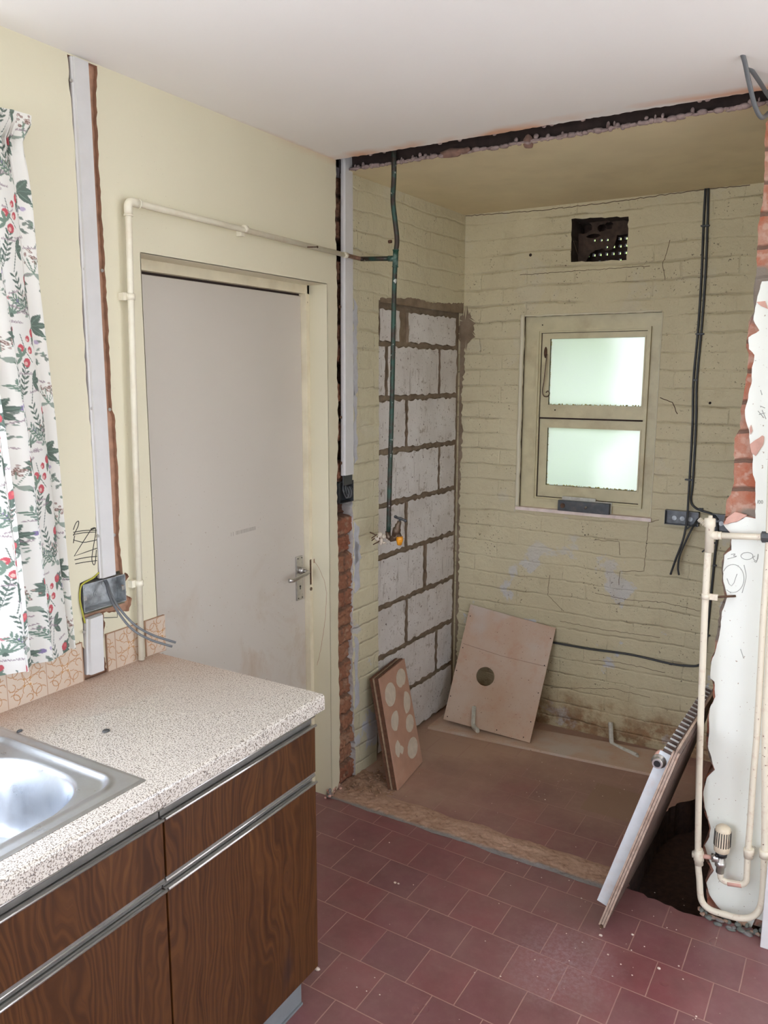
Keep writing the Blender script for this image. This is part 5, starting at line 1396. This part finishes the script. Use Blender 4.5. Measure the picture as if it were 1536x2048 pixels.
# plywood panel with a round hole
BL, BR_, TR, TL = V((.086, 3.290, .036)), V((.520, 3.312, .014)), V((.537, 3.562, .496)), V((.092, 3.562, .545))
ctr = V((0, 0, 0)); pn = (BR_ - BL).cross(TL - BL).normalized()
if pn.y > 0: pn = -pn
def onp(u, v, o_=0.): return BL.lerp(BR_, u).lerp(TL.lerp(TR, u), v) + pn * o_
pp = thing('access_panel', tuple((BL + BR_) / 2), 'pale plywood panel with a round hole leaning against the back wall', 'panel')
hole = [(.36 + .105 * math.cos(2 * PI * k / 36), .435 + .080 * math.sin(2 * PI * k / 36)) for k in range(36)]
mb = MB(); mb.sheet([(0, 0), (1, 0), (1, 1), (0, 1)], [hole], lambda u, v: onp(u, v, .006), -pn * .006, 0, 0, True); mb.build('panel', M['ply'], pp)
for (u, v) in ((.03, .90), (.03, .62), (.02, .42), (.02, .2), (.04, .03), (.97, .90), (.97, .66), (.97, .42), (.96, .17), (.62, .03), (.92, .03)): mb = MB(); mb.disc(onp(u, v, .0058), pn, .0028, .0008, 8); mb.build('screw_hole', M['dark'], pp)
mb = MB(); mb.tube([onp(.02, .655, .0062), onp(.5, .640, .0062), onp(.99, .655, .0062)], .0007, 4); mb.build('joint_line', M['boarddark'], pp)
# two white L brackets
def bracket(P, label):
    t = thing('shelf_bracket', tuple(P[1]), label, 'bracket', 'white L brackets'); mb = MB(); Q = fillet(P, .018, 5)
    mb.tube(Q, .0135, 6, sm=False, sq=.8)
    mb.build('arm', M['bracket'], t)
    m = MB(); m.tube([q + V((.009, -.010, 0)) for q in Q], .0055, 6); m.build('rib', M['bracket'], t); return t
q1 = V((.232, 3.283, .028)); bracket([W(948, 1414, y=3.335), W(946, 1452, y=3.27), W(955, 1461, y=3.225)], 'off-white L bracket leaning on the bottom of the plywood panel')
bracket([W(1221, 1445, y=3.555), W(1223, 1488, y=3.51), W(1274, 1511, y=3.44)], 'off-white L bracket lying on the plywood strip by the back wall')

# surface boxes and cables on the back wall
Bq = lambda px, py, o_=.006: W(px, py, y=YB - o_)
def metalbox(px0, py0, px1, py1, label):
    a = W(px0, py0, y=YB); b = W(px1, py1, y=YB); t = thing('metal_back_box', (a.x, YB, b.z), label, 'back box', 'metal boxes on the back wall'); mb = MB(); d = .028; w = .0016
    x0, x1, z0, z1 = a.x, b.x, b.z, a.z
    for p, q in (((x0, YB - .002, z0), (x1, YB, z1)), ((x0, YB - d, z0), (x0 + w, YB, z1)), ((x1 - w, YB - d, z0), (x1, YB, z1)), ((x0, YB - d, z0), (x1, YB, z0 + w)), ((x0, YB - d, z1 - w), (x1, YB, z1))): mb.box(p, q)
    bx = mb.build('box', M['zincdark'], t)
    for k in range(3 if x1 - x0 > .1 else 1):
        m = MB(); m.disc((x0 + .035 + k * .033, YB - .002, (z0 + z1) / 2 - .005), (0, -1, 0), .010, .0015, 14); m.disc((x0 + .035 + k * .033, YB - .002, (z0 + z1) / 2 - .005), (0, -1, 0), .0055, .003, 10); m.build('knockout', M['zinc'], bx)
    return t
metalbox(1333, 1018, 1398, 1052, 'wide galvanised box on the back wall below the small window')
metalbox(1426, 1026, 1466, 1064, 'galvanised box half hidden behind the torn brick edge')
vA = [(1411, 374), (1407, 450), (1403, 550), (1396, 660), (1387, 760), (1385, 850), (1379, 960), (1376, 1010), (1374, 1040), (1366, 1080), (1351, 1120), (1341, 1149)]
vB = [(1417, 374), (1415, 450), (1411, 550), (1403, 660), (1394, 760), (1392, 850), (1386, 960), (1382, 1000), (1389, 1014), (1402, 1021), (1424, 1028), (1436, 1040)]
cable('electric_cable', [Bq(a, b, .006 if b < 1005 else (.034 if b < 1060 else .045)) for a, b in vA], .0047, 'left of two dark cables clipped down the back wall, ending in the air', 'blackcable', group='dark cables on the back wall')
cable('electric_cable', [Bq(a, b, .006) for a, b in vB], .0047, 'right of two dark cables down the back wall, bending into the right box', 'blackcable', group='dark cables on the back wall')
cable('electric_cable', [Bq(1396, 1038, .010), Bq(1388, 1050, .03), Bq(1375, 1075, .045), Bq(1360, 1110, .045), Bq(1356, 1135, .045), Bq(1358, 1150, .045)], .0042, 'loose dark cable end hanging out of the wide metal box', 'blackcable', group='dark cables on the back wall')
cable('electric_cable', [Bq(1410, 1044, .02), Bq(1396, 1046, .04), Bq(1382, 1052, .05), Bq(1370, 1060, .055)], .0032, 'short dark cable stub pointing left beside the pipe top', 'blackcable', group='dark cables on the back wall')
cable('electric_cable', [Bq(1424, 1092, .02), Bq(1414, 1097, .03), Bq(1404, 1104, .035)], .0034, 'tiny dark cable end poking out left of the tall pipe', 'blackcable', group='dark cables on the back wall')
cable('electric_cable', [Bq(1434, 1045, .012), Bq(1434, 1075, .012), Bq(1430, 1110), Bq(1425, 1160), Bq(1419, 1220), Bq(1413, 1280), Bq(1408, 1318), Bq(1398, 1330), Bq(1380, 1332), Bq(1340, 1327), Bq(1260, 1309), Bq(1180, 1298), Bq(1100, 1284), Bq(1040, 1275)], .0052, 'dark cable dropping behind the tall pipe and running left behind the plywood', 'blackcable', group='dark cables on the back wall')
m = 0
for (px, py, w_) in ((1411, 452, 1), (1400, 668, 1), (1391, 760, 0), (1379, 959, 1), (1402, 1017, 2), (1226, 1303, 2), (1342, 1327, 2), (1429, 1130, 2), (1428, 1085, 3), (1416, 1270, 2)):
    p = Bq(px, py, 0); mb = MB(); hw = .014 if w_ == 1 else .007
    mb.rbox((p.x - hw, YB - .012, p.z - .004), (p.x + hw, YB, p.z + .003), .001)
    for s_ in ((-1, 1) if w_ == 1 else (1,)): mb.disc((p.x + s_ * hw, YB - .013, p.z), (0, 1, 0), .0032, .013, 8)
    lb = {(1411, 452): 'highest cable clip, on the pair of cables under the alcove ceiling', (1400, 668): 'cable clip on the cable pair level with the top of the small window', (1391, 760): 'cable clip on the cable pair level with the upper pane', (1379, 959): 'cable clip on the cable pair just above the metal boxes', (1402, 1017): 'cable clip at the bend between the two metal boxes', (1226, 1303): 'left cable clip on the level cable beside the plywood panel', (1342, 1327): 'right cable clip on the level cable, near the tall pipe', (1429, 1130): 'cable clip on the drop cable right of the tall pipe', (1428, 1085): 'cable clip just under the pale horizontal pipe', (1416, 1270): 'lowest cable clip on the drop cable behind the tall pipe'}[(px, py)]
    tag(mb.build('cable_clip', M['blackcable'], None, origin=p), lb, 'cable clip', 'cable clips on the back wall')

# ------------------------------------------------------------------ heating pipes at the right
Yp = 2.455
Q = lambda px, py, y=Yp: W(px, py, y=y)
hp_ = thing('heating_pipe', tuple(Q(1398, 1800)), 'tall cream pipe in front of the torn brick, curving along the floor', 'pipe')
path = [Q(1419, 1066), Q(1411, 1190), Q(1400, 1480), Q(1396, 1700), Q(1399, 1760), Q(1403, 1800), Q(1420, 1819, 2.45), Q(1450, 1829, 2.445), Q(1478, 1836, 2.44), Q(1502, 1834, 2.44), Q(1519, 1818, 2.44), Q(1526, 1780, 2.445), Q(1529, 1700), Q(1530, 1600), Q(1531, 1450), Q(1537, 1340), Q(1548, 1150), V((1.53, 2.455, 1.6)), V((1.53, 2.455, 2.43))]
mb = MB(); mb.tube(spline(path, 6), .0098, 16); mb.build('pipe', M['pipe'], hp_)
mb = MB(); a = Q(1420, 1042); b = Q(1418, 1090); mb.tube([Q(1421, 1031), Q(1421, 1036), Q(1420, 1037), Q(1420, 1052), Q(1420, 1055), Q(1418, 1104)], [.006, .006, .0155, .0155, .0125, .0125], 16); mb.tube([Q(1419, 1070), Q(1436, 1071)], .0125, 14); mb.build('tee_fitting', M['pipe'], hp_)
mb = MB(); n = 9
for k in range(n): 
    p = Q(1415 - k * 2.0, 1052 - k * 1.6, Yp + .01 + k * .006); mb.tube([p, Q(1415 - k * 2.0 - 1.4, 1052 - k * 1.6 - 1.1, Yp + .01 + k * .006)], .0085 if k % 2 else .0072, 12)
mb.build('ribbed_tail', M['pipe'], hp_, label='short ribbed side tail')
mb = MB(); p0 = Q(1411, 1192); mb.tube([Q(1412, 1187), Q(1411.5, 1198)], .0125, 14); mb.rbox((p0.x, Yp - .004, p0.z - .009), (p0.x + .034, Yp + .004, p0.z + .009), .001); cl = mb.build('pipe_clip', M['pipe'], hp_)
mb = MB(); mb.tube([V((p0.x + .034, Yp, p0.z + .002)), V((p0.x + .075, 2.50, p0.z))], .0036, 8); mb.build('clip_screw', M['rust'], cl)
mb = MB(); mb.tube([Q(1398, 1697), Q(1397.5, 1702), Q(1397.5, 1703), Q(1397.5, 1720), Q(1397.5, 1721), Q(1398, 1729)], [.012, .012, .0155, .0155, .0135, .013], 12); mb.tube([Q(1385, 1708), Q(1398, 1710), Q(1406, 1712)], .0105, 10); mb.build('valve_tee', M['pipe'], hp_)
mb = MB(); mb.tube([Q(1404, 1712), Q(1424, 1715)], .0068, 12); mb.build('valve_branch', M['pinkplaster'], hp_, label='dusty pink copper stub')
# horizontal pipe
hz = thing('horizontal_pipe', tuple(Q(1440, 1071)), 'short cream pipe running right from the tall pipe to a grey fitting', 'pipe')
mb = MB(); mb.tube([Q(1436, 1071), Q(1520, 1074), Q(1560, 1075.5)], .0092, 14); mb.tube([Q(1434, 1071), Q(1443, 1071.3)], .0118, 14); mb.build('pipe', M['pipe'], hz)
mb = MB(); mb.tube([Q(1522, 1074), Q(1524, 1074), Q(1560, 1075)], [.011, .0165, .0165], 8, sm=False); mb.build('grey_fitting', M['darkmetal'], hz, label='grey compression fitting')
# second vertical pipe
sp2 = thing('heating_pipe', tuple(Q(1486, 1768)), 'second cream pipe at the right edge, feeding the radiator valve from below', 'pipe')
path = fillet([Q(1440, 1738), Q(1441, 1757), Q(1452, 1764), Q(1486, 1769), Q(1493, 1762), Q(1496, 1700)], .02, 5) + [Q(1500, 1650), Q(1506, 1560), Q(1513, 1480), Q(1519, 1380), Q(1527, 1230), Q(1538, 1080), V((1.495, 2.455, 1.6)), V((1.495, 2.455, 2.43))]
mb = MB(); mb.tube(path, .0092, 14); mb.build('pipe', M['pipe'], sp2)
for (px, py) in ((1497, 1708),): 
    q = Q(px, py); mb = MB(); mb.tube([Q(1498, 1697), Q(1498, 1701), Q(1497, 1715)], [.0145, .0155, .0135], 14); mb.box((q.x - .006, q.y, q.z - .012), (q.x + .006, 2.503, q.z + .004)); mb.build('pipe_clip', M['pipe'], sp2)
q = Q(1529, 1710); mb = MB(); mb.tube([Q(1529, 1700), Q(1529, 1715)], .0145, 14); mb.box((q.x - .006, q.y, q.z - .008), (q.x + .006, 2.503, q.z + .006)); mb.build('pipe_clip', M['pipe'], hp_)
mb = MB(); mb.tube([Q(1455, 1765), Q(1483, 1769)], .0098, 12); mb.build('pink_dusted_length', M['pinkplaster'], sp2)
# thermostatic valve
tv = thing('radiator_valve', tuple(Q(1440, 1745)), 'cream ribbed thermostatic radiator valve head on a brass body', 'radiator valve')
A0, A1 = Q(1443, 1703), Q(1447, 1652); ax = (A1 - A0)
mb = MB(); pr = [(0, .019), (.04, .0225), (.20, .0235), (.85, .0225), (.93, .021), (.99, .016), (1., .001)]
mb.tube([A0 + ax * f for f, _ in pr], [r_ for _, r_ in pr], 28); hd = mb.build('valve_head', M['trv'], tv)
a_ = ax.normalized(); n1 = a_.cross(V((0, 0, 1))).normalized() if abs(a_.z) < .9 else a_.cross(V((1, 0, 0))).normalized(); n2 = a_.cross(n1)
mb = MB()
for k in range(20):
    t = 2 * PI * k / 20; d = n1 * math.cos(t) + n2 * math.sin(t); mb.tube([A0 + ax * .26 + d * .0234, A0 + ax * .82 + d * .0229], .0014, 6)
mb.build('dark_grooves', M['black'], hd)
mb = MB(); mb.tube([A0 - a_ * .014, A0 - a_ * .0005], [.0165, .0175], 20); mb.build('black_collar', M['black'], tv)
mb = MB(); mb.tube([A0 - a_ * .014, A0 - a_ * .032, A0 - a_ * .033, A0 - a_ * .047, A0 - a_ * .048, A0 - a_ * .070], [.013, .014, .0165, .0165, .012, .012], 12)
mb.tube([Q(1441, 1716), Q(1434, 1716), Q(1433, 1716), Q(1424, 1715)], [.0125, .0125, .0135, .0135], 12); mb.build('valve_body', M['chrome'], tv)

# ------------------------------------------------------------------ radiator leaning against the stub
P0 = V((1.159, 2.231, .012)); vv_ = V((.186, .0, .628)); LH = vv_.length; vn = vv_.normalized(); un = V((.03, .9995, 0)).normalized(); LN = .60
nl_ = un.cross(vn).normalized()
if nl_.x > 0: nl_ = -nl_           # side with the convector fins, up and left
lowc = 0
rd = thing('radiator', (P0.x, P0.y, 0), 'disconnected white panel radiator leaning against the torn partition', 'radiator')
def RP(l, h, n_): return P0 + un * l + vn * h + nl_ * n_
def rbox3(mb, l0, l1, h0, h1, n0, n1, mi=0):
    mb.hexa([RP(l0, h0, n0), RP(l1, h0, n0), RP(l1, h0, n1), RP(l0, h0, n1)], [RP(l0, h1, n0), RP(l1, h1, n0), RP(l1, h1, n1), RP(l0, h1, n1)], mi)
mb = MB()
# rounded pressed panel: profile across height/thickness, extruded in length, with pinched end seams
prof = []
for k in range(9): t = PI * k / 8; prof.append((.010 - .010 * math.sin(t), -.009 * math.cos(t)))
prof += [(LH - .010 + .010 * math.sin(PI * k / 8), .009 * math.cos(PI * k / 8)) for k in range(9)]
npf = len(prof)
ls = [0, .006, .014, .030, LN - .03, LN - .014, LN - .006, LN]; sc_ = [.35, .45, .85, 1, 1, .85, .45, .35]
vs = [RP(l, h, n_ * s_) for l, s_ in zip(ls, sc_) for (h, n_) in prof]
fs = [(i * npf + k, i * npf + (k + 1) % npf, (i + 1) * npf + (k + 1) % npf, (i + 1) * npf + k) for i in range(len(ls) - 1) for k in range(npf)]
mb.add(vs, fs, 0, False); mb.add(vs[:npf], [tuple(range(npf))], 1); mb.add(vs[-npf:], [tuple(range(npf))], 1)
rp = mb.build('panel', [M['radback'], M['raddust']], rd)
mb = MB(); rbox3(mb, -.001, .004, .012, LH - .004, -.010, -.0045); rbox3(mb, -.001, .004, .012, LH - .004, .0045, .010); rbox3(mb, 0, LN, LH - .002, LH + .006, -.003, .003); mb.build('edge_seam', M['raddust'], rd)
mb = MB()
for k in range(int(LN / .033) - 1):
    l = .040 + k * .033; rbox3(mb, l - .012, l + .012, .03, LH - .03, -.0105, -.008)
mb.build('pressed_flutes', M['radback'], rp)
# convector: corrugated sheet, last web facing the camera
mb = MB(); l = .025; k = 0; pts = []
while l < LN - .02:
    pts += [(l, .010), (l + .001, .036), (l + .013, .036), (l + .014, .010)]; l += .034
vs = [RP(a, .065, b) for a, b in pts] + [RP(a, LH - .022, b) for a, b in pts]; n = len(pts)
for i in range(n - 1): mb.add([vs[i], vs[i + 1], vs[n + i + 1], vs[n + i]], [(0, 1, 2, 3)], 0 if i % 4 == 1 else 1)  # webs coloured dark for the shade between the fins
for i in range(1, n - 1, 4): mb.add([vs[n + i] - nl_ * .026 , vs[n + i + 1] - nl_ * .026, vs[n + i + 1], vs[n + i]], [(0, 1, 2, 3)], 0)
mb.build('convector_fins', [M['radwhite'], M['radback']], rd, fixn=False, label='zigzag convector fins')
mb = MB(); rbox3(mb, .018, .021, .070, LH - .03, .010, .042); mb.build('end_fin', M['radwhite'], rd, label='pale end web of the convector')
# valve tail at the upper near corner
cn = RP(.045, LH - .045, .030)
mb = MB(); VH, VN = LH - .062, .034
mb.tube([RP(.040, VH, .004), RP(.040, VH, VN)], .017, 14); mb.tube([RP(.056, VH, VN), RP(.022, VH, VN)], .0195, 14); mb.ball(RP(.044, VH, VN), .0205, 0, 12); vb = mb.build('lockshield_body', M['pinkplaster'], rd, label='dusty brass valve elbow')
mb = MB(); c0 = RP(.018, VH, VN); ax = (CAMP - c0).normalized(); d = -un
mb.tube([c0 - d * .004, c0, c0 + d * .004, c0 + d * .005, c0 + d * .014, c0 + d * .022], [.0195, .021, .021, .016, .0165, .0145], 14); mb.build('union_nut', M['chrome'], vb)
mb = MB(); mb.tube([c0 + d * .0222, c0 + d * .0228], .0098, 14); mb.build('pipe_bore', M['black'], vb)
mb = MB(); mb.disc(RP(.0, .012, 0), -un, .006, .004, 10); mb.build('corner_plug', M['rust'], rd)

# ------------------------------------------------------------------ loose cables at the top right
cable('ceiling_cable', [W(1560, 205, y=2.50), W(1541, 222, y=2.45), W(1524, 235, y=2.36), W(1510, 212, y=2.32), W(1497, 160, y=2.28), W(1487, 115, y=2.24), W(1468, 70, y=2.2)], .0056, 'longer grey cable hanging from the ceiling slot, top right corner', sq=1., group='grey cables out of the ceiling slot')
cable('ceiling_cable', [W(1556, 215, y=2.52), W(1536, 190, y=2.47), W(1520, 165, y=2.40), W(1501, 138, y=2.34), W(1483, 120, y=2.30), W(1463, 104, y=2.26)], .0056, 'shorter grey cable crossing the longer one at the top right corner', group='grey cables out of the ceiling slot')

# ------------------------------------------------------------------ dirt and crumbs
mb = MB()
def dh(u, v):
    x = -.02 + u * .42; y = 2.47 + v * .42
    w = max(0, 1 - math.hypot((x - .05) / .18, (y - 2.62) / .14)); return V((x, y, -.004 + w * .018 * (1 + .6 * fb(x * 22, y * 22, 0)) + .003 * fb(x * 60, y * 60, 2)))
mb.grid(90, 90, dh); r = random.Random(6)
for i in range(60):
    x, y = r.gauss(.07, .05), r.gauss(2.62, .06)
    if x > .0: rock(mb, (x, y, .012), (r.uniform(.003, .009), r.uniform(.003, .008), r.uniform(.002, .006)), i, 0, 5)
tag(mb.build('dust_heap', M['dirt'], None, origin=(.07, 2.6, 0), fixn=False), 'heap of brown brick dust and bits at the foot of the brick strip', 'dust', kind='stuff')
mb = MB(); r = random.Random(15)
for i in range(150):
    px, py = (r.uniform(700, 1500), r.uniform(1500, 2040)) if i < 70 else (r.gauss(1250, 80), r.gauss(1870, 45)) if i < 100 else (r.gauss(1200, 130), r.gauss(1560, 30))
    p = W(px, py, z=0)
    if p.y > 3.2 or p.x < .63 and p.y < 1.7 or p.x < .2 and p.y < 3.05: continue
    if abs(p.x - 1.16) < .05 and p.y > 2.2: continue
    s_ = r.uniform(.0009, .0024); rock(mb, (p.x, p.y, s_ * .5), (s_ * 1.2, s_, s_ * .6), i, 0, 5)
for (px, py, s_) in ((1318, 1938, .0045), (1265, 1870, .004), (790, 1766, .004), (797, 1768, .003), (1202, 1872, .005), (635, 1940, .006), (1090, 1600, .003)):
    p = W(px, py, z=0); rock(mb, (p.x, p.y, s_ * .5), (s_ * 1.3, s_, s_ * .7), px, 0, 6)
tag(mb.build('plaster_crumbs', M['crumb'], None, origin=(.9, 2.2, 0)), 'pale plaster crumbs scattered over the red tiles', 'crumbs', kind='stuff')
# broken foot of the left wall by the door
mb = MB(); r = random.Random(9)
for i in range(22): rock(mb, (r.uniform(-.02, .006), r.uniform(2.44, 2.53), r.uniform(.0, .035)), (r.uniform(.004, .009), r.uniform(.006, .013), r.uniform(.004, .009)), i, i % 2)
struct(mb.build('trim_8', [M['pinkplaster'], M['rubble']]), 'crumbled plaster at the foot of the wall beside the door')

# ------------------------------------------------------------------ outdoors, seen blurred through the frosted panes
mb = MB(); r = random.Random(31)
for i in range(46):
    x = r.uniform(-2.6, .35); z = r.uniform(.0, 3.2 + x * .1); rock(mb, (x, YB + 2.2 + r.uniform(-.3, .5), z), (r.uniform(.25, .5), .3, r.uniform(.25, .45)), i, 0, 9)
tag(mb.build('garden_hedge', M['leaf'], None, origin=(-1, 5.8, 0)), 'green garden foliage blurred behind the frosted window', 'hedge')

for o in bpy.data.objects:
    if '_o' in o: del o['_o']
